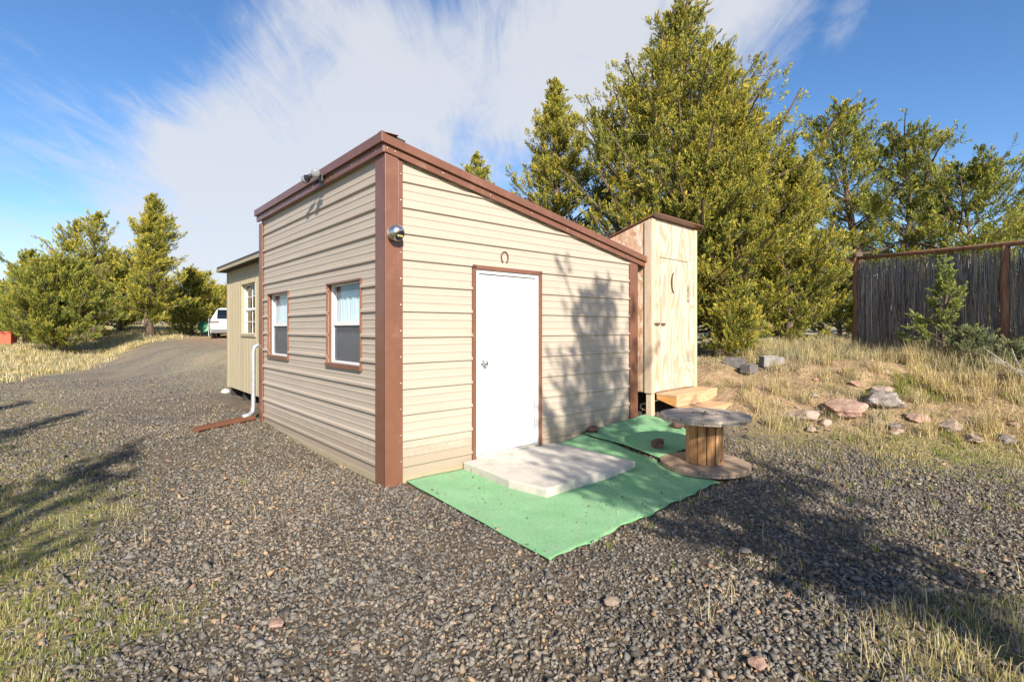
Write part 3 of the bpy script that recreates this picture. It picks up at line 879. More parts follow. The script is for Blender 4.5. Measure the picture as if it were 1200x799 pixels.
# left group
GL = 'junipers beyond the driveway'
juniper('juniper_tree', 'broad rounded juniper bush reaching the ground at the left edge', at_px(66, 21), 21, 3.75,
        P_((0,2.0),(0.25,2.05),(0.55,1.55),(0.8,0.9),(1,0.15)), 20, nb=170, tuft=0.17, nleaf=24, ll=0.11, lw=0.042, leaf='leaf_green', group=GL, twigs=5, rise=(0.35,1.2))
juniper('juniper_tree', 'twin-topped juniper behind the broad bush on the left', at_px(106, 26), 26, 6.9,
        P_((0,1.9),(0.3,2.0),(0.55,1.5),(0.75,0.95),(0.9,0.45),(1,0.08)), 21, nb=130, tuft=0.2, nleaf=20, ll=0.13, lw=0.05, leaf='leaf_gold', group=GL,
        tops=[(0.3,0,1.0),(0.9,PI,0.93)], open_=0.45, dens=0.7)
juniper('juniper_tree', 'pointed spire-shaped juniper left of the white car', at_px(178, 25.5), 25.5, 7.2,
        P_((0,1.0),(0.12,1.6),(0.3,1.65),(0.5,1.3),(0.75,0.75),(1,0.06)), 22, nb=140, tuft=0.2, nleaf=20, ll=0.13, lw=0.05, leaf='leaf_gold', group=GL, open_=0.35, lift=0.1, dens=0.9)
juniper('juniper_tree', 'low golden juniper just left of the car', at_px(225, 31), 31, 4.15,
        P_((0,1.5),(0.3,1.9),(0.6,1.2),(0.85,0.5),(1,0.08)), 23, nb=90, tuft=0.2, nleaf=20, ll=0.14, lw=0.055, leaf='leaf_gold', group=GL)
juniper('juniper_tree', 'low juniper behind the wooden post and the white car', at_px(262, 37), 37, 3.1,
        P_((0,2.0),(0.3,2.6),(0.6,2.0),(1,0.3)), 24, nb=80, tuft=0.23, nleaf=20, ll=0.16, lw=0.06, leaf='leaf_gold', group=GL)
juniper('juniper_tree', 'narrow juniper poking up left of the twin-topped one', at_px(32, 24.5), 24.5, 4.7,
        P_((0,1.5),(0.3,1.4),(0.6,0.8),(1,0.1)), 25, nb=80, tuft=0.18, nleaf=20, ll=0.12, lw=0.045, leaf='leaf_green', group=GL)
juniper('juniper_tree', 'small juniper at the far left edge behind the red box', at_px(2, 28), 28, 3.3,
        P_((0,1.5),(0.4,1.7),(1,0.2)), 26, nb=60, tuft=0.2, nleaf=20, ll=0.13, lw=0.05, leaf='leaf_green', group=GL)
juniper('juniper_tree', 'shaded juniper between the spire-shaped and the twin-topped ones', at_px(140, 30), 30, 4.2,
        P_((0,2.3),(0.4,2.6),(0.7,1.7),(1,0.3)), 27, nb=90, tuft=0.22, nleaf=20, ll=0.15, lw=0.06, leaf='leaf_gold', group=GL)

# scrubby juniper woodland far off on the rise
rsf = np.random.default_rng(99)
LV, o_ = [], 0
nf = 420
yf = rsf.uniform(48, 150, nf); xf = rsf.uniform(-1.25, 1.25, nf)*yf
hf = rsf.uniform(1.6, 4.2, nf)
Cf, Rf = [], []
for x_, y_, h_ in zip(xf, yf, hf):
    z_ = tz(x_, y_)
    for k in range(16):
        q = rsf.uniform(0.05, 1.0); rr0 = h_*0.36*(1-q)**0.6
        a_ = rsf.uniform(0, 2*PI); Cf.append((x_+rr0*math.cos(a_), y_+rr0*math.sin(a_), z_+h_*q*0.9)); Rf.append(0.5*rsf.uniform(0.6,1.2))
Cf = np.array(Cf); Af = norm(rsf.normal(0, 0.4, Cf.shape)+np.array([0,0,1.0]))
v, f, q = leaf_cloud(Cf, Af, np.array(Rf), 26, 0.42, 0.2, rsf)
g = np_mesh('distant_woodland', v, f, M['leaf_green'], attr={'tip': q})
tag(g, 'far juniper woodland on the rise behind everything', 'woodland', kind='stuff')

# junipers on the near side of the yard, whose shadows reach into view
GN = 'junipers on the near side of the yard'
juniper('juniper_tree', 'juniper behind the camera whose shadow crosses the spool and cabin wall', 3.8, -2.8, 7.75,
        P_((0,0.2),(0.38,0.25),(0.44,0.8),(0.5,1.3),(0.57,1.6),(0.65,1.65),(0.75,1.3),(0.88,0.6),(1,0.06)), 30, nb=130, tuft=0.16, nleaf=14, ll=0.12, lw=0.05,
        group=GN, skew=lambda f, az: ((1.0*max(0, math.cos(az-0.28)) if 0.43 < f < 0.56 else 0.0) - 0.3*max(0, -math.cos(az-0.28))), lift=0.38, rise=(0.02,0.75), twigs=4, dens=0.9, open_=0.2, dfun=lambda f: 1.0 if f < 0.58 else 0.30)
LP = P_((0,0.2),(0.3,0.7),(0.55,1.0),(0.75,0.7),(0.9,0.3),(1,0.05))
juniper('juniper_tree', 'slim juniper behind the camera, nearest on the left', -1.85, -3.9, 6.1, LP, 31, nb=52, tuft=0.14, nleaf=14, ll=0.12, lw=0.05, group=GN, lift=0.3, dens=0.4, twigs=2)
juniper('juniper_tree', 'slim juniper behind the camera, second on the left', -3.6, -4.0, 7.6, LP, 32, nb=52, tuft=0.15, nleaf=14, ll=0.12, lw=0.05, group=GN, lift=0.3, open_=0.2, dens=0.4, twigs=2)
juniper('juniper_tree', 'slim juniper behind the camera, farthest on the left', -5.6, -2.9, 7.7, LP, 33, nb=52, tuft=0.15, nleaf=14, ll=0.12, lw=0.05, group=GN, lift=0.3, open_=0.2, dens=0.4, twigs=2)

# ------------------------------------------------------------------ cabin
cabin = empty('cabin', (CX, CY, 0.0), UA, 'cream ribbed-metal cabin with brown corner trim and a single sloping roof', 'cabin')
LT, LS = 3.95, 4.10            # lengths of the door wall and the window wall
RIB0, RIBP = 0.171, 0.2515
def roof_z(t): return 3.268 - 0.18*t
def profile(zmax):
    pts = [(-0.05, 0.0)]
    k = 0
    while True:
        zc = RIB0 + k*RIBP
        if zc - 0.04 > zmax: break
        pts += [(zc-0.024, 0.0), (zc-0.011, 0.021), (zc+0.011, 0.021), (zc+0.024, 0.0)]
        for q in (1/3, 2/3):
            z = zc + RIBP*q
            pts += [(z-0.013, 0.0), (z-0.007, 0.0045), (z+0.007, 0.0045), (z+0.013, 0.0)]
        k += 1
    pts.append((zmax+0.3, 0.0))
    return pts
def siding_wall(name, length, zmax, openings, place, slope=None, parent=cabin):
    prof = profile(zmax)
    zs = set(z for z, o in prof)
    for a, b, z0, z1 in openings: zs |= {z0, z1}
    zs = sorted(zs)
    pz = [p[0] for p in prof]; po = [p[1] for p in prof]
    ts = sorted({0.0, length} | {v for a, b, z0, z1 in openings for v in (a, b)} | {length*k/6 for k in range(1,6)})
    bm = bmesh.new(); grid = {}
    for i, t in enumerate(ts):
        for j, z in enumerate(zs):
            grid[i, j] = bm.verts.new(place(t, float(np.interp(z, pz, po)), z))
    for i in range(len(ts)-1):
        for j in range(len(zs)-1):
            tc = (ts[i]+ts[i+1])/2; zc = (zs[j]+zs[j+1])/2
            if any(a < tc < b and z0 < zc < z1 for a, b, z0, z1 in openings): continue
            bm.faces.new((grid[i,j], grid[i+1,j], grid[i+1,j+1], grid[i,j+1]))
    if slope:
        bmesh.ops.bisect_plane(bm, geom=bm.verts[:]+bm.edges[:]+bm.faces[:], plane_co=slope[0], plane_no=slope[1], clear_outer=True)
    bmesh.ops.delete(bm, geom=[v for v in bm.verts if not v.link_faces], context='VERTS')
    bmesh.ops.recalc_face_normals(bm, faces=bm.faces)
    me = bpy.data.meshes.new(name); bm.to_mesh(me); bm.free()
    me.materials.append(M['siding'])
    o = bpy.data.objects.new(name, me); COL.objects.link(o); o.parent = parent
    sl = o.modifiers.new('sheet', 'SOLIDIFY'); sl.thickness = 0.004; sl.offset = 0
    return o
DW = (1.0, 2.037, 0.10, 2.187)
WA = (0.53, 1.44, 1.10, 2.015); WB = (2.81, 3.72, 1.10, 2.015)
siding_wall('wall', LT, 3.4, [(DW[0]+0.02, DW[1]-0.02, -0.06, DW[3]-0.02)], lambda t, o, z: (t, -o, z),
            ((0, 0, roof_z(0)-0.03), (0.18, 0, 1.0)))
siding_wall('wall', LS, 3.2, [(a+0.015, b-0.015, c+0.015, d-0.015) for a, b, c, d in (WA, WB)], lambda s, o, z: (-o, s, z),
            ((0, 0, 3.22), (0, 0, 1.0)))
siding_wall('wall', LS, 2.5, [], lambda s, o, z: (LT+o, s, z), ((0, 0, roof_z(LT)-0.03), (0, 0, 1.0)))
siding_wall('wall', LT, 3.4, [], lambda t, o, z: (t, LS+o, z), ((0, 0, roof_z(0)-0.03), (0.18, 0, 1.0)))
# inside lining keeps daylight out of the shell
mb = MB()
mb.box(0.05, LT-0.05, 0.62, 0.64, 0.02, 2.4)
mb.box(0.05, LT-0.05, 0.05, LS-0.05, 0.0, 0.05)
mb.build('inner_lining', M['interior'], cabin)
mb = MB(); mb.box(-0.012, LT+0.01, -0.012, LS, -0.12, 0.06); mb.build('sill_board', M['olive_trim'], cabin)

# roof
mb = MB()
z0r = roof_z(-0.06); z1r = roof_z(4.16)
mb.hexa([(-0.06,-0.05,z0r-0.03),(4.16,-0.05,z1r-0.03),(4.16,LS+0.05,z1r-0.03),(-0.06,LS+0.05,z0r-0.03)],
        [(-0.06,-0.05,z0r+0.01),(4.16,-0.05,z1r+0.01),(4.16,LS+0.05,z1r+0.01),(-0.06,LS+0.05,z0r+0.01)])
k = 0.2
while k < LS:
    mb.hexa([(-0.05,k-0.02,z0r+0.008),(4.15,k-0.02,z1r+0.008),(4.15,k+0.02,z1r+0.008),(-0.05,k+0.02,z0r+0.008)],
            [(-0.05,k-0.01,z0r+0.03),(4.15,k-0.01,z1r+0.03),(4.15,k+0.01,z1r+0.03),(-0.05,k+0.01,z0r+0.03)])
    k += 0.23
mb.build('roof', M['trim'], cabin)
# rake trim over the door wall: two overlapping flanges
def rake(y0, y1, lo, hi, mbx, t0=-0.075, t1=4.17):
    mbx.hexa([(t0,y0,roof_z(t0)+lo),(t1,y0,roof_z(t1)+lo),(t1,y1,roof_z(t1)+lo),(t0,y1,roof_z(t0)+lo)],
             [(t0,y0,roof_z(t0)+hi),(t1,y0,roof_z(t1)+hi),(t1,y1,roof_z(t1)+hi),(t0,y1,roof_z(t0)+hi)])
mb = MB()
rake(-0.085, -0.052, -0.048, 0.035, mb); rake(-0.055, -0.026, -0.118, -0.044, mb, -0.05, 4.165)
rake(-0.072, 0.10, 0.031, 0.038, mb)
mb.build('rake_trim', M['trim'], cabin, bevel=0.003)
mb = MB()
mb.box(-0.095, -0.062, -0.088, LS+0.06, 3.235, 3.325)
mb.box(-0.064, -0.028, -0.05, LS+0.05, 3.152, 3.240)
mb.box(-0.095, 0.08, -0.09, LS+0.06, 3.321, 3.328)
mb.build('ridge_trim', M['trim'], cabin, bevel=0.003)
mb = MB(); mb.box(4.14, 4.172, -0.05, LS+0.06, z1r-0.09, z1r+0.02); mb.box(4.0,4.145,-0.03,LS,z1r-0.045,z1r-0.035)
mb.build('eave_trim', M['trim'], cabin, bevel=0.003)
mb = MB()
mb.hexa([(-0.07,-0.04,3.328),(0.16,-0.07,3.283),(0.17,0.02,3.283),(-0.07,0.04,3.328)],
        [(-0.07,-0.04,3.352),(0.16,-0.07,3.300),(0.17,0.02,3.303),(-0.07,0.04,3.352)])
mb.build('ridge_flap', M['rubber'], cabin)
# corner posts
mb = MB()
mb.box(-0.036, 0.104, -0.038, -0.012, -0.06, 3.17); mb.box(0.110, 0.160, -0.024, -0.010, -0.04, 3.13)
mb.box(-0.036, -0.012, -0.0365, 0.165, -0.06, 3.17)
mb.box(-0.026, -0.010, 0.165, 0.185, -0.05, 3.16)
mb.build('corner_trim', M['trim'], cabin, bevel=0.004)
mb = MB()
mb.box(LT-0.15, LT+0.03, -0.034, -0.012, 0.0, roof_z(LT)-0.10); mb.box(LT+0.008, LT+0.032, -0.034, 0.14, 0.0, roof_z(LT)-0.13)
mb.build('corner_trim', M['trim'], cabin, bevel=0.004)
mb = MB()
mb.box(-0.034, -0.012, LS-0.13, LS+0.03, 0.0, 3.12); mb.box(-0.034, 0.13, LS+0.008, LS+0.032, 0.0, 3.1)
mb.build('corner_trim', M['trim'], cabin, bevel=0.004)
# screw heads
def screw(x, y, z, ax):
    mb = MB()
    q = Matrix.Translation((x, y, z)) @ (Matrix.Rotation(PI/2, 4, 'X') if ax == 'y' else Matrix.Rotation(-PI/2, 4, 'Y'))
    mb.lathe([(0.0065, 0.0), (0.0065, 0.003), (0.003, 0.005)], 8, q)
    mb.build('screw', M['screw'], cabin)
for k in range(12):
    zc = RIB0 + k*RIBP + 0.05
    if zc < 3.0: screw(0.137, -0.026, zc, 'y')
    if zc < roof_z(2.6)-0.25 and k > 7: screw(2.62, -0.005, zc, 'y')
    screw(-0.026, 0.176, zc, 'x')
for tt in (-0.02, 0.06): screw(tt, -0.056, roof_z(tt)-0.08, 'y')
for k in range(8): screw(-0.064, 0.1+k*0.55, 3.195, 'x')
for k in range(6): screw(0.6+k*0.62, -0.056, roof_z(0.6+k*0.62)-0.08, 'y')

# door with frame, leaf, knob and threshold
a, b, c, d = DW
mb = MB()
for (x0,x1,zz0,zz1) in ((a, a+0.045, 0.0, d), (b-0.045, b, 0.0, d), (a, b, d-0.045, d+0.0)):
    mb.box(x0, x1, -0.03, -0.004, zz0, zz1)
mb.build('door_casing', M['trim'], cabin, bevel=0.002)
mb = MB()
mb.box(a+0.045, a+0.095, -0.012, 0.10, 0.10, d-0.045); mb.box(b-0.095, b-0.045, -0.012, 0.10, 0.10, d-0.045)
mb.box(a+0.095, b-0.095, -0.012, 0.10, d-0.085, d-0.045)
fr = mb.build('door_frame', M['doorframe'], cabin, bevel=0.003)
mb = MB(); mb.box(a+0.098, b-0.098, 0.012, 0.055, 0.125, d-0.089)
leaf = mb.build('door', M['door'], cabin, bevel=0.003)
mb = MB()
Mk = Matrix.Translation((1.163, 0.012, 1.12)) @ Matrix.Rotation(PI/2, 4, 'X')
mb.lathe([(0.034,0.0),(0.034,0.004),(0.028,0.010),(0.013,0.014),(0.012,0.034),(0.024,0.042),(0.029,0.056),(0.026,0.070),(0.014,0.076)], 24, Mk)
mb.build('door_knob', M['steel'], leaf, smooth=True)
mb = MB(); mb.box(a+0.05, b-0.05, -0.03, 0.10, 0.07, 0.12)
mb.build('threshold', M['concrete'], cabin, bevel=0.004)
# horseshoe above the door
mb = MB()
pts = []
for k in range(25):
    an = RAD(-60) + RAD(300)*k/24
    pts.append((1.46 + 0.050*math.cos(an), -0.012, 2.305 + 0.064*math.sin(an)))
mb.tube(pts, 0.0085, 6)
hs = mb.build('horseshoe', M['iron'], None, smooth=True)
hs.location = (CX, CY, 0); hs.rotation_euler = (0, 0, UA)
tag(hs, 'rusty iron horseshoe nailed above the white door', 'horseshoe')

# windows of the cabin and the annex: single hung, curtain behind
def window(parent, xp, a, b, z0, z1, grid=False, curtain=True, casing='trim'):
    zc = (z0+z1)/2
    mb = MB()
    e = 0.014; R_ = 0.062
    mb.box(xp-0.024, xp+R_, a, a+e, z0, z1); mb.box(xp-0.024, xp+R_, b-e, b, z0, z1)
    mb.box(xp-0.026, xp+R_, a-0.01, b+0.01, z1-e, z1+0.006)
    mb.box(xp-0.034, xp+R_, a-0.012, b+0.012, z0-0.034, z0+0.012)
    fr = mb.build('window', M[casing], parent, bevel=0.002)
    mb = MB()
    i0, i1, j0, j1 = a+e, b-e, z0+0.012, z1-e
    v = 0.024; xq = xp + 0.034
    mb.box(xq, xp+0.09, i0, i0+v, j0, j1); mb.box(xq, xp+0.09, i1-v, i1, j0, j1)
    mb.box(xq, xp+0.09, i0+v, i1-v, j1-v*0.8, j1); mb.box(xq-0.004, xp+0.09, i0+v, i1-v, j0, j0+v)
    mb.box(xq+0.006, xp+0.08, i0+v, i1-v, zc-0.024, zc+0.024)
    mb.box(xq+0.014, xp+0.08, i0+v, i0+v+0.02, j0+v, zc-0.024); mb.box(xq+0.014, xp+0.08, i1-v-0.02, i1-v, j0+v, zc-0.024)
    if grid:
        ym = (i0+i1)/2
        mb.box(xq+0.018, xq+0.026, ym-0.007, ym+0.007, j0+v, zc-0.02)
        mb.box(xq+0.018, xq+0.026, ym-0.007, ym+0.007, zc+0.02, j1-v*0.8)
        for zq in ((j0+zc)/2, (zc+j1)/2): mb.box(xq+0.017, xq+0.025, i0+v, i1-v, zq-0.007, zq+0.007)
    mb.build('sash_frame', M['vinyl'], fr, bevel=0.002)
    mb = MB(); mb.box(xq+0.030, xq+0.034, i0+v, i1-v, j0+v, j1-v*0.8)
    mb.build('pane', M['glass'], fr)
    if not grid:
        mb = MB(); mb.box(xq+0.020, xq+0.0215, i0+v, i1-v, j0+v, zc-0.024)
        mb.build('insect_screen', M['screen'], fr)
    if curtain:
        bm = bmesh.new(); n = 90; rows = []
        for r in range(4):
            zz = [j0+0.01, j0+(j1-j0)*0.4, j1-0.13, j1-0.085][r]
            rows.append([bm.verts.new((xp+0.105+0.010*math.sin(k*0.95)+0.006*math.sin(k*0.37+r), i0+(i1-i0)*k/n,
                        zz + (0.012*abs(math.sin(k*0.48)) if r == 3 else 0))) for k in range(n+1)])
        for r in range(3):
            for k in range(n): bm.faces.new((rows[r][k], rows[r][k+1], rows[r+1][k+1], rows[r+1][k]))
        me = bpy.data.meshes.new('curtain'); bm.to_mesh(me); bm.free(); me.materials.append(M['curtain'])
        me.polygons.foreach_set('use_smooth', [True]*len(me.polygons))
        o = bpy.data.objects.new('curtain', me); COL.objects.link(o); o.parent = fr
        sm = o.modifiers.new('cloth', 'SOLIDIFY'); sm.thickness = 0.002
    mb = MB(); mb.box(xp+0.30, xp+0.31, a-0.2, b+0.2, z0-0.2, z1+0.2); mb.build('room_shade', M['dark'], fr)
    return fr
window(cabin, 0.0, *WA); window(cabin, 0.0, *WB)

# flood light under the ridge trim, two bulbs
fl = empty('flood_light', W(-0.10, 1.42, 3.22), UA, 'twin-head outdoor flood light mounted on the purple-brown ridge trim', 'flood light')
fl.scale = (0.85, 0.85, 0.85)
mb = MB()
mb.box(0.0, 0.032, -0.06, 0.06, -0.05, 0.05)
mb.build('mounting_box', M['black'], fl, bevel=0.006)
for sgn in (-1, 1):
    p0 = Vector((-0.01, 0.035*sgn, 0.02)); p1 = Vector((-0.06, 0.07*sgn, 0.055)); p2 = Vector((-0.10, 0.10*sgn, 0.03))
    mb = MB(); mb.tube([p0, p1, p2], 0.011, 8); arm = mb.build('swivel_arm', M['black'], fl, smooth=True)
    dr = Vector((-0.30, 0.9*sgn, -0.30)).normalized()
    q = Matrix.Translation(p2) @ dr.to_track_quat('Z', 'Y').to_matrix().to_4x4()
    mb = MB(); mb.lathe([(0.012,-0.03),(0.028,-0.02),(0.032,0.02),(0.045,0.05),(0.052,0.065)], 18, q)
    head = mb.build('lamp_holder', M['black'], fl, smooth=True)
    mb = MB(); mb.lathe([(0.046,0.055),(0.056,0.085),(0.058,0.11),(0.05,0.122),(0.02,0.13)], 18, q)
    mb.build('bulb', M['bulbglass'], head, smooth=True)
mb = MB(); mb.tube([(-0.02,0.0,-0.04),(-0.05,-0.0,-0.075),(-0.075,0.0,-0.09)], 0.016, 8)
mb.build('sensor', M['black'], fl, smooth=True)

# round chrome lamp on the corner trim
bl = empty('corner_lamp', W(0.045, -0.036, 2.40), UA, 'round chrome eyeball lamp fixed high on the brown corner post', 'wall lamp')
mb = MB(); Mk = Matrix.Rotation(PI/2, 4, 'X')
mb.lathe([(0.062,0.0),(0.062,0.012),(0.05,0.022)], 24, Mk)
mb.build('lamp_base', M['galv'], bl, smooth=True)
dr = Vector((0.25, -0.75, -0.6)).normalized()
q = Matrix.Translation((0.0, -0.072, 0.0)) @ dr.to_track_quat('Z', 'Y').to_matrix().to_4x4()
mb = MB()
prof_ = [(0.078*math.sin(a_), -0.078*math.cos(a_)) for a_ in np.linspace(0.08, 2.30, 14)]
mb.lathe(prof_, 28, q)
sh = mb.build('lamp_shell', M['steel'], bl, smooth=True)
mb = MB(); mb.lathe([(0.052,0.050),(0.052,0.056),(0.046,0.058)], 24, q); lens = mb.build('lens_ring', M['black'], bl)
mb = MB()
for k in range(3):
    q2 = q @ Matrix.Translation((-0.026+0.026*k, 0.0, 0.056))
    mb.lathe([(0.012,0.0),(0.011,0.008),(0.005,0.011)], 10, q2)
mb.build('led', M['amber'], lens, smooth=True)

# pale pipe at the cabin's far corner, and the loose brown gutter it drains to
bx, by, _ = W(-0.07, LS+0.12)
gz = tz(bx, by)
pp = MB()
px_ = [Vector(W(0.10, LS+0.12, gz+1.16)), Vector(W(-0.02, LS+0.12, gz+1.16)), Vector(W(-0.075, LS+0.12, gz+1.13)), Vector(W(-0.09, LS+0.12, gz+1.06))]
px_ += [Vector(W(-0.09, LS+0.12, gz+zz)) for zz in (0.8, 0.5, 0.2)] + [Vector(W(-0.11, LS+0.10, gz+0.12)), Vector(W(-0.17, LS+0.07, gz+0.08)), Vector(W(-0.26, LS+0.02, gz+0.07))]
pp.tube(px_, [0.032]*7+[0.036,0.037,0.039], 14)
o = pp.build('drain_pipe', M['whitepipe'], smooth=True)
tag(o, 'pale bent drain pipe standing at the far corner of the cabin', 'pipe')
p0 = Vector(W(-0.12, LS+0.04)); p1 = Vector((-4.35, 7.05, 0))
p0.z = tz(p0.x,p0.y)+0.01; p1.z = tz(p1.x,p1.y)+0.012
ax = (p1-p0); Lg = ax.length; axn = ax.normalized(); sd = Vector((-axn.y, axn.x, 0))
mb = MB()
secs = [(-0.06,0.075),(-0.062,0.02),(-0.045,0.0),(0.045,0.0),(0.062,0.02),(0.06,0.075),(0.05,0.075),(0.052,0.026),(0.04,0.008),(-0.04,0.008),(-0.052,0.026),(-0.05,0.075)]
vs = []
for q in (0, Lg):
    for s_, z_ in secs: vs.append(p0 + axn*q + sd*s_ + Vector((0,0,z_*(1.0 if q == 0 else 0.7))))
ns = len(secs); fs = [tuple(range(ns))[::-1], tuple(range(ns, 2*ns))]
for i in range(ns): j = (i+1) % ns; fs.append((i, j, ns+j, ns+i))
mb.add(vs, fs)
o = mb.build('gutter_trough', M['red'] if False else M['trim'])
tag(o, 'brown metal gutter length lying on gravel below the pale pipe', 'gutter')

# ------------------------------------------------------------------ annex shed behind
an0 = 0.32; S0, S1 = 4.16, 7.78; AT = 2.4
annex = empty('wooden_shed', W(an0, S0, 0.0), UA, 'olive tan grooved wooden shed with dark overhanging roof beyond the cabin', 'shed')
def t111(mbx, length, z0, z1, place):
    bm_pts = []
    t = 0.0
    while t < length:
        t2 = min(t+0.19, length); bm_pts += [(t, 0.0), (t2, 0.0)]
        if t2 < length: bm_pts += [(t2+0.001, 0.012), (t2+0.012, 0.012)]
        t = t2+0.013
    return bm_pts
def grooved(name, length, z0, z1, hole=None, place=None):
    ts = t111(None, length, z0, z1, None)
    if hole:
        ts = [p for p in ts if not (hole[0]-0.02 < p[0] < hole[0]+0.02 or hole[1]-0.02 < p[0] < hole[1]+0.02)]
        ts += [(hole[0], 0.0), (hole[1], 0.0)]
        ts.sort()
    zs = [z0, z1] if not hole else [z0, hole[2], hole[3], z1]
    mb = MB()
    for i in range(len(ts)-1):
        for j in range(len(zs)-1):
            tc = (ts[i][0]+ts[i+1][0])/2; zc = (zs[j]+zs[j+1])/2
            if hole and hole[0] < tc < hole[1] and hole[2] < zc < hole[3]: continue
            q = [place(ts[i][0], ts[i][1], zs[j]), place(ts[i+1][0], ts[i+1][1], zs[j]), place(ts[i+1][0], ts[i+1][1], zs[j+1]), place(ts[i][0], ts[i][1], zs[j+1])]
            mb.add(q, [(0,1,2,3)])
    o = mb.build(name, M['t111'], annex)
    sm = o.modifiers.new('board', 'SOLIDIFY'); sm.thickness = 0.012; sm.offset = -1
    return o
LA = S1 - S0
wa, wb = 5.62-S0, 6.60-S0
grooved('wall', LA, 0.28, 2.70, (wa+0.015, wb-0.015, 1.41, 2.345), lambda t, o, z: (o, t, z))
grooved('wall', AT, 0.28, 2.70, None, lambda t, o, z: (t, LA-o, z))
grooved('wall', AT, 0.28, 2.70, None, lambda t, o, z: (t, 0.01+o, z))
grooved('wall', LA, 0.28, 2.70, None, lambda t, o, z: (AT-o, t, z))
mb = MB(); mb.box(-0.02, 0.07, LA-0.015, LA+0.02, 0.26, 2.7); mb.box(-0.022, -0.002, LA-0.075, LA+0.02, 0.26, 2.7)
mb.build('corner_board', M['olive_trim'], annex, bevel=0.002)
mb = MB(); mb.box(-0.016, 0.0, 0.0, LA-0.08, 2.50, 2.695); mb.build('frieze_board', M['olive_trim'], annex, bevel=0.002)
mb = MB()
mb.hexa([(-0.19,-0.05,2.70),(AT+0.1,-0.05,2.32+0.45),(AT+0.1,LA+0.12,2.77),(-0.19,LA+0.12,2.70)],
        [(-0.19,-0.05,2.80),(AT+0.1,-0.05,2.87),(AT+0.1,LA+0.12,2.87),(-0.19,LA+0.12,2.80)])
rf = mb.build('roof', M['roofdark'], annex, bevel=0.003)
mb = MB(); mb.box(-0.204, -0.191, -0.05, LA+0.12, 2.69, 2.745); mb.box(-0.204, 0.0, LA+0.121, LA+0.134, 2.69, 2.745)
mb.build('fascia', M['olive_trim'], rf, bevel=0.002)
mb = MB()
for yy in (0.1, 1.3, 2.5, LA-0.15): mb.box(0.05, AT-0.05, yy, yy+0.12, 0.0, 0.27)
mb.build('skid', M['dark'], annex)
mb = MB(); mb.box(0.02, AT-0.02, 0.02, LA-0.02, 0.262, 0.279); mb.build('floor_frame', M['dark'], annex)
window(annex, 0.0, wa, wb, 1.38, 2.36, grid=True, curtain=False, casing='olive_trim')
# small white cap by the shed corner
wx, wy = -6.35, 11.35
o = MB().lathe([(0.0601,0.0),(0.085,0.01),(0.075,0.05),(0.05,0.08),(0.02,0.095)], 14).build('plastic_cap', M['white'], smooth=True)
o.location = (wx, wy, tz(wx, wy)); o.scale = (1.1, 0.9, 0.9)
tag(o, 'small white plastic cap on gravel by the wooden shed corner', 'cap')

# ------------------------------------------------------------------ slab and carpets
def draped(name, poly_uv, mat, lift, n=60, wav=0.006, thick=0.006):
    """sheet over the ground from a quad in cabin coordinates"""
    (a0,b0),(a1,b1),(a2,b2),(a3,b3) = poly_uv
    vs = []
    for j in range(n+1):
        for i in range(n+1):
            p, q = i/n, j/n
            t = (a0*(1-p)+a1*p)*(1-q) + (a3*(1-p)+a2*p)*q
            s = (b0*(1-p)+b1*p)*(1-q) + (b3*(1-p)+b2*p)*q
            if j == 0: s += 0.012*math.sin(p*23)+0.01*math.sin(p*61)
            if i == n: t += 0.015*math.sin(q*19)
            x, y, _ = W(t, s)
            vs.append((x, y, tz(x, y) + lift + wav*(vnoise(x, y, 3.5, 90)-0.3) + 0.0))
    tr = []
    for j in range(n):
        for i in range(n):
            k = j*(n+1)+i
            tr += [(k,k+1,k+n+2),(k,k+n+2,k+n+1)]
    o = np_mesh(name, np.array(vs, float), np.array(tr), mat, smooth=True)
    sm = o.modifiers.new('pile', 'SOLIDIFY'); sm.thickness = thick; sm.offset = 1
    return o
o = draped('outdoor_carpet', [(0.04,-2.14),(2.45,-2.02),(2.80,-0.02),(0.20,-0.02)], M['turf'], 0.014, wav=0.009)
tag(o, 'large green outdoor carpet laid round the concrete door slab', 'carpet')
o = draped('outdoor_carpet', [(2.66,-1.30),(3.75,-1.18),(4.12,-0.06),(2.78,-0.05)], M['turf'], 0.030, wav=0.02)
tag(o, 'smaller green carpet piece lying behind the spool table', 'carpet')
mb = MB()
pl = [(0.86,-0.04),(0.84,-0.45),(0.80,-0.85),(0.88,-1.27),(1.25,-1.25),(1.8,-1.265),(2.24,-1.23),(2.26,-0.6),(2.25,-0.04)]
mb.prism(pl, -0.05, 0.10, 'z')
sl = mb.build('concrete_slab', M['concrete'], bevel=0.012)
sl.location = (CX, CY, 0); sl.rotation_euler = (0, 0, UA)
tag(sl, 'pale concrete doorstep slab in front of the white door', 'slab')

# ------------------------------------------------------------------ outhouse
OA = math.atan2(0.690, 0.724)
OX, OY = 2.025, 7.50
oh = empty('outhouse', (OX, OY, 0.0), OA, 'tall raw plywood outhouse with crescent moon cut in its door', 'outhouse')
WO, DO, ZB, ZT = 1.37, 1.25, 0.5625, 3.12
sl_ = 0.29
mb = MB()
mb.prism([(0, ZB), (DO, ZB), (DO, ZT-sl_*DO), (0, ZT)], 0.0, 0.02, 'x')
mb.build('side_panel', M['osb'], oh, bevel=0.002)
mb = MB(); mb.prism([(0, ZB), (DO, ZB), (DO, ZT-sl_*DO), (0, ZT)], WO-0.02, WO, 'x'); mb.build('side_panel', M['osb'], oh, bevel=0.002)
mb = MB(); mb.box(0.02, WO-0.02, DO-0.02, DO, ZB, ZT-sl_*DO); mb.build('back_panel', M['osb'], oh)
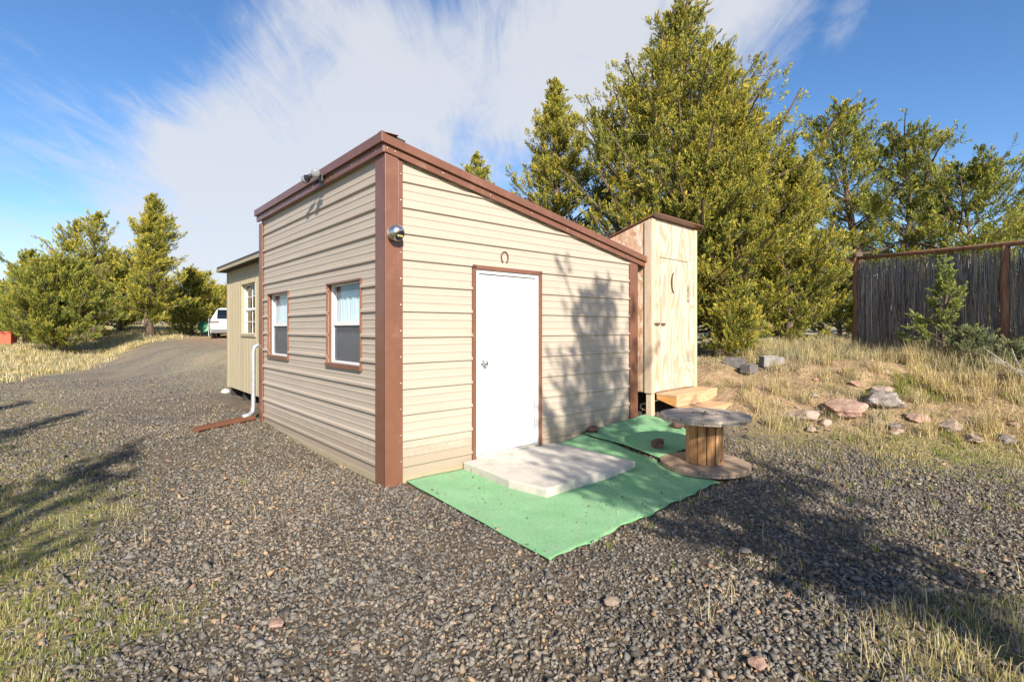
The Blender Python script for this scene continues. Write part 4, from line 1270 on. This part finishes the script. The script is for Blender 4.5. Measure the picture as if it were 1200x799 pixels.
# front: frame pieces round a door
dx0, dx1, dzt = 0.245, 1.10, 2.56
mb = MB()
mb.box(0.0, dx0-0.010, -0.018, -0.001, ZB, ZT); mb.box(dx1+0.010, WO, -0.018, -0.001, ZB, ZT); mb.box(dx0-0.010, dx1+0.010, -0.018, -0.001, dzt+0.011, ZT)
mb.build('front_panel', M['ply'], oh)
mb = MB(); mb.box(-0.006, 0.085, -0.036, -0.0185, ZB-0.01, ZT-0.01); mb.box(-0.02, -0.001, -0.036, 0.085, ZB-0.01, ZT-0.04)
mb.build('corner_board', M['lumber'], oh, bevel=0.002)
mb = MB(); mb.box(WO-0.085, WO+0.006, -0.036, -0.0185, ZB-0.01, ZT-0.01)
mb.build('corner_board', M['lumber'], oh, bevel=0.002)
# door leaf with crescent hole
def crescent(n=18, R=0.175, cx=0.665, cz=2.20):
    out = []
    for k in range(n+1):
        a = RAD(100) + RAD(160)*k/n
        out.append((cx + R*math.cos(a)*0.62, cz + R*math.sin(a)))
    x0, z0 = out[0]; x1, z1 = out[-1]
    inn = []
    for k in range(1, n):
        q = k/n
        a = RAD(260) - RAD(160)*q
        inn.append((cx + 0.012 + (R*0.62-0.052)*math.cos(a), cz + (R-0.014)*math.sin(a)))
    return out + inn
bm = bmesh.new()
outer = [(dx0, ZB+0.01), (dx1, ZB+0.01), (dx1, dzt), (dx0, dzt)]
def loop(pts):
    vs = [bm.verts.new((a, -0.020, b)) for a, b in pts]
    return [bm.edges.new((vs[i], vs[(i+1) % len(vs)])) for i in range(len(vs))]
ed = loop(outer) + loop(crescent())
bmesh.ops.triangle_fill(bm, use_beauty=True, edges=ed)
ex_ = bmesh.ops.extrude_face_region(bm, geom=bm.faces[:])
bmesh.ops.translate(bm, verts=[v for v in ex_['geom'] if isinstance(v, bmesh.types.BMVert)], vec=(0, 0.012, 0))
bmesh.ops.recalc_face_normals(bm, faces=bm.faces)
me = bpy.data.meshes.new('door'); bm.to_mesh(me); bm.free(); me.materials.append(M['ply'])
od = bpy.data.objects.new('door', me); COL.objects.link(od); od.parent = oh
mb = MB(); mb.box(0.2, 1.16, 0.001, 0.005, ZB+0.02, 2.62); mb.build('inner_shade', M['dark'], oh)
mb = MB(); mb.box(0.05, 0.20, -0.050, -0.037, 1.555, 1.585); mb.box(0.27, 0.36, -0.045, -0.021, 1.55, 1.585)
mb.build('latch', M['iron'], oh, bevel=0.003)
for (z_, l_) in ((1.93, 0.26), (0.98, 0.16)):
    mb = MB(); mb.box(1.065, 1.135, -0.030, -0.0205, z_, z_+l_); mb.tube([(1.102,-0.034,z_), (1.102,-0.034,z_+l_)], 0.009, 8)
    mb.build('hinge', M['spool_top'], od)
# roof
mb = MB()
f0, b0 = -0.13, DO+0.10
def rz(y): return ZT + 0.005 - sl_*y
mb.hexa([(-0.03,f0,rz(f0)),(WO+0.05,f0,rz(f0)),(WO+0.05,b0,rz(b0)),(-0.03,b0,rz(b0))],
        [(-0.03,f0,rz(f0)+0.018),(WO+0.05,f0,rz(f0)+0.018),(WO+0.05,b0,rz(b0)+0.018),(-0.03,b0,rz(b0)+0.018)])
mb.build('roof', M['trim'], oh, bevel=0.003)
# base posts, skirt void
for (x0_, y0_) in ((0.0, -0.02), (WO-0.09, 0.0), (0.0, DO-0.1), (WO-0.09, DO-0.1)):
    mb = MB(); mb.box(x0_, x0_+0.09, y0_, y0_+0.09, -0.02, ZB-0.012); mb.build('base_post', M['lumber'], oh, bevel=0.003)
mb = MB(); mb.box(0.02, WO-0.02, 0.0, DO-0.02, ZB-0.01, ZB+0.01); mb.build('floor_panel', M['lumber_x'], oh)
mb = MB(); mb.box(0.25, WO-0.1, 0.35, 0.37, 0.0, ZB-0.012); mb.box(0.04,0.06,0.45,DO-0.12,0.0,ZB-0.012); mb.build('pit_skirt', M['dark'], oh)
# steps: two box steps
stp = empty('wooden_steps', (OX, OY, 0.0), OA, 'two-tread raw wooden steps below the outhouse door', 'steps')
mb = MB(); mb.box(0.12, 1.42, -0.36, -0.022, ZB-0.045, ZB-0.012); mb.build('tread', M['lumber_x'], stp, bevel=0.004)
mb = MB(); mb.box(0.125, 1.40, -0.355, -0.335, ZB-0.19, ZB-0.046); mb.build('riser', M['lumber_x'], stp, bevel=0.002)
mb = MB(); mb.prism([(-0.334,ZB-0.19),(-0.334,ZB-0.046),(-0.03,ZB-0.046),(-0.03,ZB-0.10)], 0.125, 0.16, 'x'); mb.build('stringer', M['steporange'], stp, bevel=0.002)
mb = MB(); mb.prism([(-0.66,0.06),(-0.66,0.30),(-0.338,0.30),(-0.338,0.05)], 1.36, 1.395, 'x'); mb.build('stringer', M['steporange'], stp)
mb = MB(); mb.prism([(-0.66,0.1),(-0.66,0.305),(-0.338,0.305),(-0.338,0.05)], 0.16, 0.195, 'x'); mb.build('stringer', M['steporange'], stp)
mb = MB(); mb.box(0.14, 1.45, -0.70, -0.357, ZB-0.225, ZB-0.192); mb.build('tread', M['lumber_x'], stp, bevel=0.004)
mb = MB(); mb.box(0.16, 1.43, -0.695, -0.675, ZB-0.37, ZB-0.226); mb.build('riser', M['lumber_x'], stp, bevel=0.002)

# ------------------------------------------------------------------ cable spool table
SX, SY = 2.05, 5.45
sp = empty('spool_table', (SX, SY, tz(SX, SY)+0.022), 0.35, 'weathered wooden cable spool standing upright as a table on gravel', 'table')
sp.scale = (1.0, 1.0, 1.03)
def plank_disc(R, z0, z1, n, seed, jag=0.0):
    r = random.Random(seed); mb = MB()
    for i in range(n):
        y0 = -R + 2*R*i/n + 0.0035; y1 = -R + 2*R*(i+1)/n - 0.0035
        pts_r, pts_l = [], []
        for k in range(9):
            y = y0 + (y1-y0)*k/8
            xx = math.sqrt(max(0.0, R*R - y*y))
            pts_r.append((xx + r.uniform(-jag, jag), y)); pts_l.append((-xx + r.uniform(-jag, jag), y))
        poly = pts_r + pts_l[::-1]
        dz = r.uniform(-0.004, 0.004)*(z1 > 0.53 or 0.05 < z1 < 0.06)
        mb.prism(poly, z0+dz, z1+dz, 'z')
    return mb
plank_disc(0.452, 0.032, 0.058, 6, 1, 0.002).build('base_disc', M['spool_base'], sp)
b2 = plank_disc(0.448, 0.004, 0.031, 6, 2, 0.002); 
for i, vv in enumerate(b2.v): b2.v[i] = (vv[1], -vv[0], vv[2])
b2.build('base_disc', M['spool_base'], sp)
plank_disc(0.455, 0.522, 0.548, 6, 3, 0.006).build('top_disc', M['spool_top'], sp)
b2 = plank_disc(0.445, 0.496, 0.521, 6, 4, 0.005)
for i, vv in enumerate(b2.v): b2.v[i] = (vv[1], -vv[0], vv[2])
b2.build('top_disc', M['spool_top'], sp)
r = random.Random(8)
NS = 13
for i in range(NS):
    a = 2*PI*i/NS; rr = 0.176 + r.uniform(-0.004, 0.006)
    q = Matrix.Rotation(a, 4, 'Z') @ Matrix.Translation((rr, 0, 0))
    mb = MB(); wd = 2*PI*rr/NS*0.5 - 0.002
    mb.box(-0.012, 0.012, -wd, wd, 0.059, 0.495 - (0.0 if r.random() < 0.75 else 0.02), q)
    mb.build('stave', M['spool_drum'], sp, bevel=0.003)
mb = MB(); mb.lathe([(0.15,0.06),(0.15,0.49)], 16); mb.build('drum_core', M['dark'], sp)
for i in range(4):
    a = PI/4 + PI/2*i
    mb = MB(); mb.lathe([(0.016,0.548),(0.016,0.553),(0.008,0.560)], 8, Matrix.Translation((0.12*math.cos(a), 0.12*math.sin(a), 0)))
    mb.build('bolt', M['iron'], sp)
mb = MB(); mb.lathe([(0.045,0.5475),(0.043,0.5515)], 16)
mb.build('centre_hole', M['dark'], sp)

# ------------------------------------------------------------------ rocks and blocks
def rock(name, label, x, y, r, mat, seed, flat=0.6, sx=1.0, sink=0.25, rot=0.0, z=None, cat='rock'):
    bm = bmesh.new(); bmesh.ops.create_icosphere(bm, subdivisions=4, radius=1.0)
    rr = random.Random(seed); ofs = Vector((rr.uniform(0,50), rr.uniform(0,50), rr.uniform(0,50)))
    planes = [Vector((rr.gauss(0,1), rr.gauss(0,1), rr.gauss(0,0.8))).normalized() for _ in range(9)]
    cut = [rr.uniform(0.45, 0.8) for _ in planes]
    for v in bm.verts:
        p = v.co.copy()
        for pl_, c_ in zip(planes, cut):
            dd = p.dot(pl_)
            if dd > c_: p -= pl_*(dd-c_)*0.92
        p *= 1 + 0.16*mnoise.noise(p*1.7+ofs) + 0.09*mnoise.noise(p*4+ofs) + 0.05*mnoise.noise(p*9+ofs)
        v.co = Vector((p.x*sx, p.y, p.z*flat))*r
    me = bpy.data.meshes.new(name); bm.to_mesh(me); bm.free(); me.materials.append(M[mat])
    o = bpy.data.objects.new(name, me); COL.objects.link(o)
    o.location = (x, y, (tz(x, y) if z is None else z) + r*flat*(1-sink) - r*flat*sink*0.2); o.rotation_euler = (0, 0, rot)
    return tag(o, label, cat)
def on_ray(px, py):
    """point where the sight line of a spot in the photograph meets the ground"""
    lo, hi = 1.5, 60
    y = 2.0
    while y < 60:
        x = (px-600)/600*y; z = 1.5 - (py-385)/600*y
        if z <= tz(x, y): return x, y
        y += 0.03
    return x, y
B = [('large flat pinkish boulder on the grassy bank', 990, 484, 0.27, 'rock_pink', 1, 0.55, 1.25),
     ('tan rock left of the large pinkish boulder', 945, 490, 0.16, 'rock_tan', 2, 0.5, 1.5),
     ('small tan rock wedged under the left end of the pinkish boulder', 966, 497, 0.09, 'rock_tan', 3, 0.6, 1.1),
     ('jagged grey lichen-covered rock right of the pinkish boulder', 1037, 473, 0.24, 'rock_grey', 4, 0.55, 1.3),
     ('low tan stone above the grey lichen rock', 1036, 459, 0.15, 'rock_tan', 5, 0.4, 1.3),
     ('pinkish stone low on the bank below the seedling', 1078, 494, 0.13, 'rock_pink', 6, 0.6, 1.0),
     ('pale stone right of centre on the bank foot', 1112, 503, 0.15, 'rock_tan', 7, 0.6, 1.2),
     ('small grey stone below the grey lichen rock', 1048, 503, 0.09, 'rock_grey', 8, 0.5, 1.3),
     ('tan stone at the toe of the bank near the right edge', 1140, 516, 0.11, 'rock_tan', 9, 0.5, 1.3),
     ('grey stone closest to the right frame edge', 1180, 518, 0.13, 'rock_grey', 10, 0.5, 1.2),
     ('reddish stone tucked in grass just right of the planter blocks', 1002, 452, 0.10, 'rock_pink', 12, 0.5, 1.2)]
for lab, px, py, r_, mt, sd_, fl_, sx_ in B:
    x, y = on_ray(px, py)
    rock('rock', lab, x, y, r_, mt, sd_, fl_, sx_, 0.5, rot=-0.6+0.2*sd_)
for lab, px, py, r_, sd_ in (('reddish lava rock on the carpet beside the spool table', 771, 529, 0.085, 21),
                             ('reddish lava rock half hidden behind the spool table top', 793, 506, 0.085, 22),
                             ('reddish lava rock on the carpet at the foot of the shaded wall', 696, 511, 0.075, 23)):
    x, y = on_ray(px, py)
    rock('lava_rock', lab, x, y, r_, 'lava', sd_, 0.75, 1.15, 0.12, rot=sd_, z=tz(x, y)+0.03)
rr_ = random.Random(77)
proto_ = None
spots_ = []
while len(spots_) < 14:
    px, py = rr_.uniform(900, 1195), rr_.uniform(440, 520)
    x, y = on_ray(px, py)
    if float(bank_mask(x, y)) > 0.5: spots_.append((x, y))
for i_, (x, y) in enumerate(spots_):
    o = rock('rock', 'small rusty stone half buried in grass on the bank', x, y, rr_.uniform(0.035, 0.08), ('rock_tan','rock_pink','rock_tan')[i_ % 3], 100+i_, 0.55, 1.2, 0.5, rot=rr_.uniform(0, 6))
    o['group'] = 'small stones strewn over the grassy bank'
# red cinder patch and loose bigger stones in the near gravel
for k, (px, py, lab) in enumerate(((322, 743, 'flat rust-red stone in the left foreground gravel'), (872, 652, 'flat tan stone in the right foreground gravel'),
                                   (890, 787, 'orange-tan stone at the bottom edge right of centre'), (718, 715, 'round ochre pebble in the centre foreground'))):
    x, y = on_ray(px, py)
    rock('stone', lab, x, y, 0.042, ('rock_pink','rock_tan','rock_pink','rock_tan')[k], 60+k, 0.45, 1.2, 0.2, rot=k*1.1, z=tz(x,y)+0.02, cat='stone')
# trapezoid garden-wall blocks
def block(label, px, py, rz_, mat, s=1.0):
    x, y = on_ray(px, py)
    mb = MB()
    def ring(z, k):
        return [(-0.20*k, -0.11*k, z), (0.20*k, -0.11*k, z), (0.14*k, 0.11*k, z), (-0.14*k, 0.11*k, z)]
    mb.hexa([Vector(p)*s for p in ring(0, 1)], [Vector(p)*s for p in ring(0.17, 0.97)])
    o = mb.build('garden_block', M[mat], bevel=0.008)
    o.location = (x, y, tz(x, y)-0.01); o.rotation_euler = (0.03, 0.02, rz_)
    tag(o, label, 'concrete block')
    mbn = MB(); mbn.box(-0.15*s, 0.15*s, -0.016, 0.016, 0.150*s, 0.185*s); r_ = mbn.build('block_lip', M[mat], o, bevel=0.004)
block('dark concrete garden block, leftmost of the three on the bank', 862, 430, -0.55, 'block_dark')
block('concrete garden block in the middle of the three, partly in grass', 877, 437, 0.75, 'block_dark', 0.9)
block('pale concrete garden block, rightmost of the three on the bank', 902, 429, 0.2, 'block', 1.1)

# ------------------------------------------------------------------ willow screen fence
fn = empty('screen_fence', (7.39, 11.0, 0.0), math.atan2(-2.72, 0.59), 'tall willow stick screen fence with rust-brown posts and top rail', 'fence')
bay = math.hypot(0.59, 2.72)
fax = Vector((0.59, -2.72, 0))/bay
def fpt(s): return 7.39+fax.x*s, 11.0+fax.y*s
tops_ = {0: 2.99, 1: 2.81, 2: 2.66}
for k in (0, 1, 2):
    x, y = fpt(bay*k); zb = tz(x, y)
    mb = MB(); ps = []
    for q in range(8):
        ps.append((bay*k + 0.012*math.sin(q*2.1+k), 0.01*math.cos(q*1.7), zb-0.1 + (tops_[k]+0.02-zb+0.1)*q/7))
    mb.tube(ps, [0.075-0.003*q+0.006*((q*7+k) % 3-1) for q in range(8)], 10)
    mb.build('post', M['postwood'], fn, smooth=True)
mb = MB()
mb.tube([(-0.12,0.0,3.01),(bay*0.5,0.01,2.93),(bay,0,2.86),(bay*1.5,-0.01,2.79),(bay*2.1,0,2.70)], [0.036,0.042,0.04,0.045,0.042], 9)
mb.build('top_rail', M['postwood'], fn, smooth=True)
for k in (0, 1):
    VV, FF, o_ = [], [], 0
    r2 = np.random.default_rng(70+k)
    n = 2100
    s_ = np.sort(r2.uniform(bay*k+0.05, bay*(k+1)-0.03, n)); yy = r2.normal(0, 0.012, n)
    X, Y = 7.39+fax.x*s_, 11+fax.y*s_
    zb = terrain(X, Y); tp = 2.99 - (2.99-2.81)*s_/bay
    top = tp - np.abs(r2.normal(0.07, 0.11, n)) ; bot = zb + r2.uniform(-0.02, 0.1, n)
    part = r2.uniform(0, 1, n) < 0.6          # sticks that stop short
    bot = np.where(part, bot + r2.uniform(0, 1.2, n), bot); top = np.where(part, np.minimum(top, bot + r2.uniform(0.25, 0.8, n)), top); top = np.where(~part & (r2.uniform(0,1,n) < 0.3), top - r2.uniform(0, 0.7, n), top)
    w = r2.uniform(0.002, 0.0048, n); ln = r2.normal(0, 0.045, n)
    for c_ in range(4):
        a = PI/4 + PI/2*c_
        VV.append(np.stack([s_+np.cos(a)*w, yy+np.sin(a)*w, bot], 1)); VV.append(np.stack([s_+np.cos(a)*w*0.7+ln, yy+np.sin(a)*w*0.7+r2.normal(0,0.004,n), top], 1))
    A_ = np.stack(VV, 1)   # n,8,3
    fcs = []
    for c_ in range(4):
        d_ = (c_+1) % 4
        fcs += [[2*c_, 2*d_, 2*d_+1], [2*c_, 2*d_+1, 2*c_+1]]
    fcs += [[1,3,5],[1,5,7]]
    F_ = (np.array(fcs)[None] + (np.arange(n)*8)[:, None, None]).reshape(-1, 3)
    np_mesh('stick_screen', A_.reshape(-1, 3), F_, M['reed'], fn)
mb = MB()
for zz in (1.35, 2.0, 2.6):
    mb.tube([(0,0.016,zz),(bay*2,0.016,zz-0.2)], 0.003, 4)
mb.build('tie_wire', M['iron'], fn)
# dead pale twiggy branch at right edge
mb = MB(); r = random.Random(4)
for i in range(16):
    a = r.uniform(0, 2*PI); L_ = r.uniform(0.35, 0.8)
    p = Vector((0,0,0)); ps = [p]
    dv = Vector((math.cos(a), math.sin(a), r.uniform(0.3, 1.3))).normalized()
    for q in range(4):
        p = p + dv*L_/4 + Vector((r.gauss(0,0.02), r.gauss(0,0.02), r.gauss(0,0.02))); ps.append(p)
    mb.tube(ps, [0.007,0.006,0.005,0.004,0.002], 4)
    for q in range(2):
        b_ = ps[r.randint(1, 3)]; mb.tube([b_, b_+Vector((r.gauss(0,0.1), r.gauss(0,0.1), r.uniform(0.02,0.15)))], [0.004,0.002], 3)
o = mb.build('dead_bush', M['paletwig'])
x, y = at_px(1205, 7.2), 7.2
o.location = (x, y, tz(x, y)); tag(o, 'bare pale twiggy dead bush at the right edge by the fence', 'bush')

# ------------------------------------------------------------------ white car
ca = empty('parked_car', (0, 0, 0), 0, 'white car with grey lower bumper half hidden behind the wooden shed', 'car')
def car_sections():
    # local: x across, y forward (rear at y=0), z up
    secs = []
    #   y,   half width low, z sill, half width belt, z belt, half width roof, z roof
    for (y, wl, zs_, wb_, zb_, wr, zr) in ((0.0,0.80,0.45,0.84,0.95,0.70,1.02),(0.10,0.88,0.36,0.90,1.02,0.68,1.22),(0.45,0.91,0.30,0.92,1.05,0.63,1.58),
                                      (1.0,0.92,0.28,0.93,1.03,0.64,1.66),(2.0,0.92,0.28,0.93,1.0,0.64,1.66),(2.7,0.92,0.28,0.93,0.98,0.62,1.52),
                                      (3.3,0.92,0.28,0.92,0.96,0.70,1.08),(4.1,0.90,0.30,0.89,0.88,0.66,0.93),(4.55,0.78,0.36,0.76,0.68,0.55,0.74)):
        secs.append([(-wl,zs_),(-wb_,(zs_+zb_)/2),(-wb_*0.985,zb_),(-wr,zr-0.04),(-wr*0.8,zr),(wr*0.8,zr),(wr,zr-0.04),(wb_*0.985,zb_),(wb_,(zs_+zb_)/2),(wl,zs_)])
    return secs, [0.0,0.10,0.45,1.0,2.0,2.7,3.3,4.1,4.55]
secs, ys = car_sections()
mb = MB(); vs = []; nsec = len(secs[0])
for s_, y in zip(secs, ys): vs += [(a_, y, b_) for a_, b_ in s_]
fs = []
for i in range(len(secs)-1):
    for j in range(nsec):
        j2 = (j+1) % nsec
        fs.append((i*nsec+j, i*nsec+j2, (i+1)*nsec+j2, (i+1)*nsec+j))
fs.append(tuple(range(nsec))); fs.append(tuple((len(secs)-1)*nsec+j for j in range(nsec)))
mb.add(vs, fs); body = mb.build('body', M['carpaint'], ca, smooth=False, bevel=0.03)
mb = MB(); mb.prism([(0.0,1.04),(0.083,1.225),(0.40,1.555),(0.46,1.52),(0.15,1.18),(0.06,1.02)], -0.60, 0.60, 'x')
mb.build('rear_window', M['carglass'], ca, bevel=0.01)
for sgn in (-1, 1):
    mb = MB(); mb.hexa([(sgn*0.945,0.6,1.06),(sgn*0.945,2.9,1.02),(sgn*0.90,2.9,1.02),(sgn*0.90,0.6,1.06)],
                       [(sgn*0.70,0.8,1.54),(sgn*0.70,2.5,1.50),(sgn*0.66,2.5,1.50),(sgn*0.66,0.8,1.54)])
    mb.build('side_window', M['carglass'], ca, bevel=0.01)
    mb = MB(); mb.box(min(sgn*0.50,sgn*0.87), max(sgn*0.50,sgn*0.87), -0.03, 0.10, 0.83, 0.95); mb.build('tail_light', M['lampred'], ca, bevel=0.02)
    for yy in (0.75, 3.65):
        q = Matrix.Translation((sgn*0.80, yy, 0.34)) @ Matrix.Rotation(PI/2, 4, 'Y')
        mb = MB(); mb.lathe([(0.25,-0.11),(0.33,-0.10),(0.345,-0.05),(0.345,0.05),(0.33,0.10),(0.25,0.11)], 24, q); wh = mb.build('wheel', M['tyre'], ca, smooth=True)
        mb = MB(); mb.lathe([(0.22,-0.125),(0.23,0.0),(0.22,0.125)], 18, q); mb.build('rim', M['galv'], wh)
mb = MB(); mb.box(-0.86, 0.86, -0.06, 0.16, 0.30, 0.52); mb.build('rear_bumper', M['cargrey'], ca, bevel=0.04)
mb = MB(); mb.box(-0.26, 0.26, -0.02, 0.03, 0.72, 0.86); mb.build('number_plate', M['galv'], ca, bevel=0.005)
mb = MB(); mb.hexa([(-0.6,3.16,1.11),(0.6,3.16,1.11),(0.6,3.2,1.08),(-0.6,3.2,1.08)], [(-0.55,2.74,1.47),(0.55,2.74,1.47),(0.55,2.78,1.47),(-0.55,2.78,1.47)])
mb.build('windscreen', M['carglass'], ca)
cd = 27.0; cxp = at_px(269.5, cd)
ca.location = (cxp, cd, tz(cxp, cd)); ca.rotation_euler = (0, 0, math.atan2(-cxp, cd) - 0.05)

# wooden post, green reel, thin metal post, red box beyond the driveway
x, y = at_px(257, 33), 33.0
mb = MB(); mb.tube([(0,0,-0.1),(0.01,0,0.8),(0,0,1.45)], [0.10,0.095,0.09], 10); o = mb.build('wooden_post', M['fencewood'], smooth=True)
o.location = (x, y, tz(x, y)); tag(o, 'thick pale wooden post beside the white car', 'post')
x, y = at_px(240, 31), 31.0
gr = empty('garden_reel', (x, y, tz(x, y)), 0.3, 'round green reel on splayed legs beyond the driveway near the car', 'reel')
mb = MB(); mb.lathe([(0.34,-0.06),(0.38,-0.04),(0.38,0.04),(0.34,0.06),(0.15,0.07)], 24, Matrix.Translation((0,0,0.62)) @ Matrix.Rotation(PI/2-0.3, 4, 'X'))
mb.build('drum', M['green'], gr, smooth=False)
mb = MB(); mb.lathe([(0.12,-0.09),(0.12,0.12),(0.05,0.13)], 14, Matrix.Translation((0,0,0.62)) @ Matrix.Rotation(PI/2-0.3, 4, 'X')); mb.build('hub', M['green'], gr)
for sgn in (-1, 1):
    mb = MB(); mb.tube([(0.02*sgn,0,0.6),(0.3*sgn,-0.1,0.0)], 0.02, 6); mb.build('leg', M['green'], gr)
    mb = MB(); mb.tube([(0.02*sgn,0.05,0.6),(0.28*sgn,0.25,0.0)], 0.02, 6); mb.build('leg', M['green'], gr)
x, y = at_px(244.5, 30.5), 30.5
mb = MB(); mb.tube([(0,0,-0.1),(0.01,0,1.1)], 0.022, 6); mb.box(-0.03,0.05,-0.01,0.01,0.9,1.0); o = mb.build('metal_stake', M['galv'])
o.location = (x, y, tz(x, y)); tag(o, 'thin metal stake standing beside the green reel', 'stake')
x, y = at_px(3, 24), 24.0
rb = empty('red_box', (x, y, tz(x, y)), 0.4, 'faded red metal box at the left edge below the junipers', 'box')
mb = MB(); mb.box(-0.5, 0.42, -0.3, 0.3, 0.08, 0.62); mb.build('box_body', M['red'], rb, bevel=0.02)
mb = MB(); mb.box(-0.53, 0.45, -0.33, 0.33, 0.622, 0.70); mb.build('lid', M['red'], rb, bevel=0.02)
mb = MB(); mb.box(-0.45, 0.37, -0.25, 0.25, 0.0, 0.079); mb.build('base', M['dark'], rb)

# ------------------------------------------------------------------ camera, sun, sky
cam = bpy.data.cameras.new('camera'); co = bpy.data.objects.new('camera', cam); COL.objects.link(co)
co.location = (0, 0, 1.5); co.rotation_euler = (RAD(90), 0, 0)
cam.sensor_width = 36; cam.lens = 18.0; cam.shift_y = -14.5/1200
cam.clip_start = 0.05; cam.clip_end = 2000
sc.camera = co

EL = RAD(29.0); to_sun = Vector((0.28*math.cos(EL), -0.96*math.cos(EL), math.sin(EL)))
sun = bpy.data.lights.new('sun', 'SUN'); so = bpy.data.objects.new('sun', sun); COL.objects.link(so)
sun.energy = 5.0; sun.angle = RAD(0.5); sun.color = (1.0, 0.915, 0.79)
so.rotation_euler = (-to_sun).to_track_quat('-Z', 'Y').to_euler()
so.location = (10, -30, 20)

w = bpy.data.worlds.new('World'); sc.world = w; w.use_nodes = True
nt = w.node_tree; bg = nt.nodes['Background']
sky = nt.nodes.new('ShaderNodeTexSky'); sky.sky_type = 'NISHITA'; sky.sun_disc = False
sky.sun_elevation = EL; sky.sun_rotation = math.atan2(to_sun.x, to_sun.y)
sky.altitude = 1200; sky.air_density = 1.0; sky.dust_density = 1.3; sky.ozone_density = 2.2
def wn(t_, **kw):
    nd = nt.nodes.new(t_)
    for k_, v_ in kw.items(): setattr(nd, k_, v_)
    return nd
L = nt.links.new
tc = wn('ShaderNodeTexCoord')
nrm = wn('ShaderNodeVectorMath', operation='NORMALIZE'); L(tc.outputs['Generated'], nrm.inputs[0])
sepd = wn('ShaderNodeSeparateXYZ'); L(nrm.outputs[0], sepd.inputs[0])
def wmath(op, a, b=0.0, clamp=False):
    nd = wn('ShaderNodeMath', operation=op); nd.use_clamp = clamp
    for i_, v_ in enumerate((a, b)):
        if isinstance(v_, bpy.types.NodeSocket): L(v_, nd.inputs[i_])
        else: nd.inputs[i_].default_value = v_
    return nd.outputs[0]
# cirrus lies on a plane overhead: project the direction onto it
zz = wmath('ADD', wmath('MAXIMUM', sepd.outputs[2], 0.0), 0.32)
cx_ = wmath('DIVIDE', sepd.outputs[0], zz); cy_ = wmath('DIVIDE', sepd.outputs[1], zz)
cmb = wn('ShaderNodeCombineXYZ'); L(cx_, cmb.inputs[0]); L(cy_, cmb.inputs[1])
def wnoise(vec, scale, detail, rough, dist, rot=0.0, sx=1.0, sy=1.0, loc=(0,0,0)):
    mp = wn('ShaderNodeMapping'); mp.inputs['Rotation'].default_value = (0,0,rot); mp.inputs['Scale'].default_value = (sx,sy,1)
    mp.inputs['Location'].default_value = loc
    L(vec, mp.inputs[0])
    nd = wn('ShaderNodeTexNoise'); L(mp.outputs[0], nd.inputs['Vector'])
    nd.inputs['Scale'].default_value = scale; nd.inputs['Detail'].default_value = detail
    nd.inputs['Roughness'].default_value = rough; nd.inputs['Distortion'].default_value = dist
    return nd.outputs['Fac']
n1 = wnoise(cmb.outputs[0], 2.0, 12, 0.62, 1.0, 0.6, 1.0, 0.6)
n2 = wnoise(cmb.outputs[0], 7.0, 10, 0.68, 1.3, 0.9, 1.4, 0.5, (3,1,0))
def blob(px, py, rad_, pw=1.0):
    d_ = Vector(((px-600)/600, 1, (385-py)/600)).normalized()
    dt = wn('ShaderNodeVectorMath', operation='DOT_PRODUCT'); L(nrm.outputs[0], dt.inputs[0]); dt.inputs[1].default_value = d_
    mr = wn('ShaderNodeMapRange', interpolation_type='SMOOTHERSTEP'); L(dt.outputs['Value'], mr.inputs[0])
    mr.inputs[1].default_value = math.cos(rad_); mr.inputs[2].default_value = 1.0
    mr.inputs[3].default_value = 0; mr.inputs[4].default_value = pw
    return mr.outputs[0]
cov = None
for args in ((380,150,0.34,0.30),(330,250,0.30,0.16),(520,110,0.24,0.20),(780,5,0.34,0.34),(640,40,0.24,0.20),(60,300,0.42,0.30),(250,300,0.25,0.08),(640,220,0.22,0.18),(90,90,0.36,-0.20),(1120,170,0.50,-0.40),(920,0,0.20,0.24),(1020,22,0.07,0.22),(520,175,0.07,-0.14),(500,15,0.10,-0.10)):
    b_ = blob(*args); cov = b_ if cov is None else wmath('ADD', cov, b_)
dens_ = wmath('ADD', wmath('ADD', wmath('MULTIPLY', n1, 0.95), wmath('MULTIPLY', n2, 0.50)), cov)
mr = wn('ShaderNodeMapRange', interpolation_type='SMOOTHSTEP'); L(dens_, mr.inputs[0])
mr.inputs[1].default_value = 0.74; mr.inputs[2].default_value = 1.20; mr.inputs[3].default_value = 0.0; mr.inputs[4].default_value = 0.9
mixc = wn('ShaderNodeMix', data_type='RGBA'); L(mr.outputs[0], mixc.inputs[0])
hs_ = wn('ShaderNodeHueSaturation'); hs_.inputs['Hue'].default_value = 0.503; hs_.inputs['Saturation'].default_value = 1.2; hs_.inputs['Value'].default_value = 1.35
L(sky.outputs[0], hs_.inputs['Color'])
L(hs_.outputs[0], mixc.inputs[6]); mixc.inputs[7].default_value = (5.2, 5.35, 5.7, 1)
L(mixc.outputs[2], bg.inputs['Color']); bg.inputs['Strength'].default_value = 0.082

sc.view_settings.view_transform = 'Standard'; sc.view_settings.look = 'None'
sc.view_settings.exposure = 0.85; sc.view_settings.gamma = 1.0; sc.view_settings.use_curve_mapping = False
sc.render.engine = 'CYCLES'
sc.cycles.max_bounces = 4; sc.cycles.diffuse_bounces = 2; sc.cycles.transparent_max_bounces = 10
sc.cycles.use_denoising = True
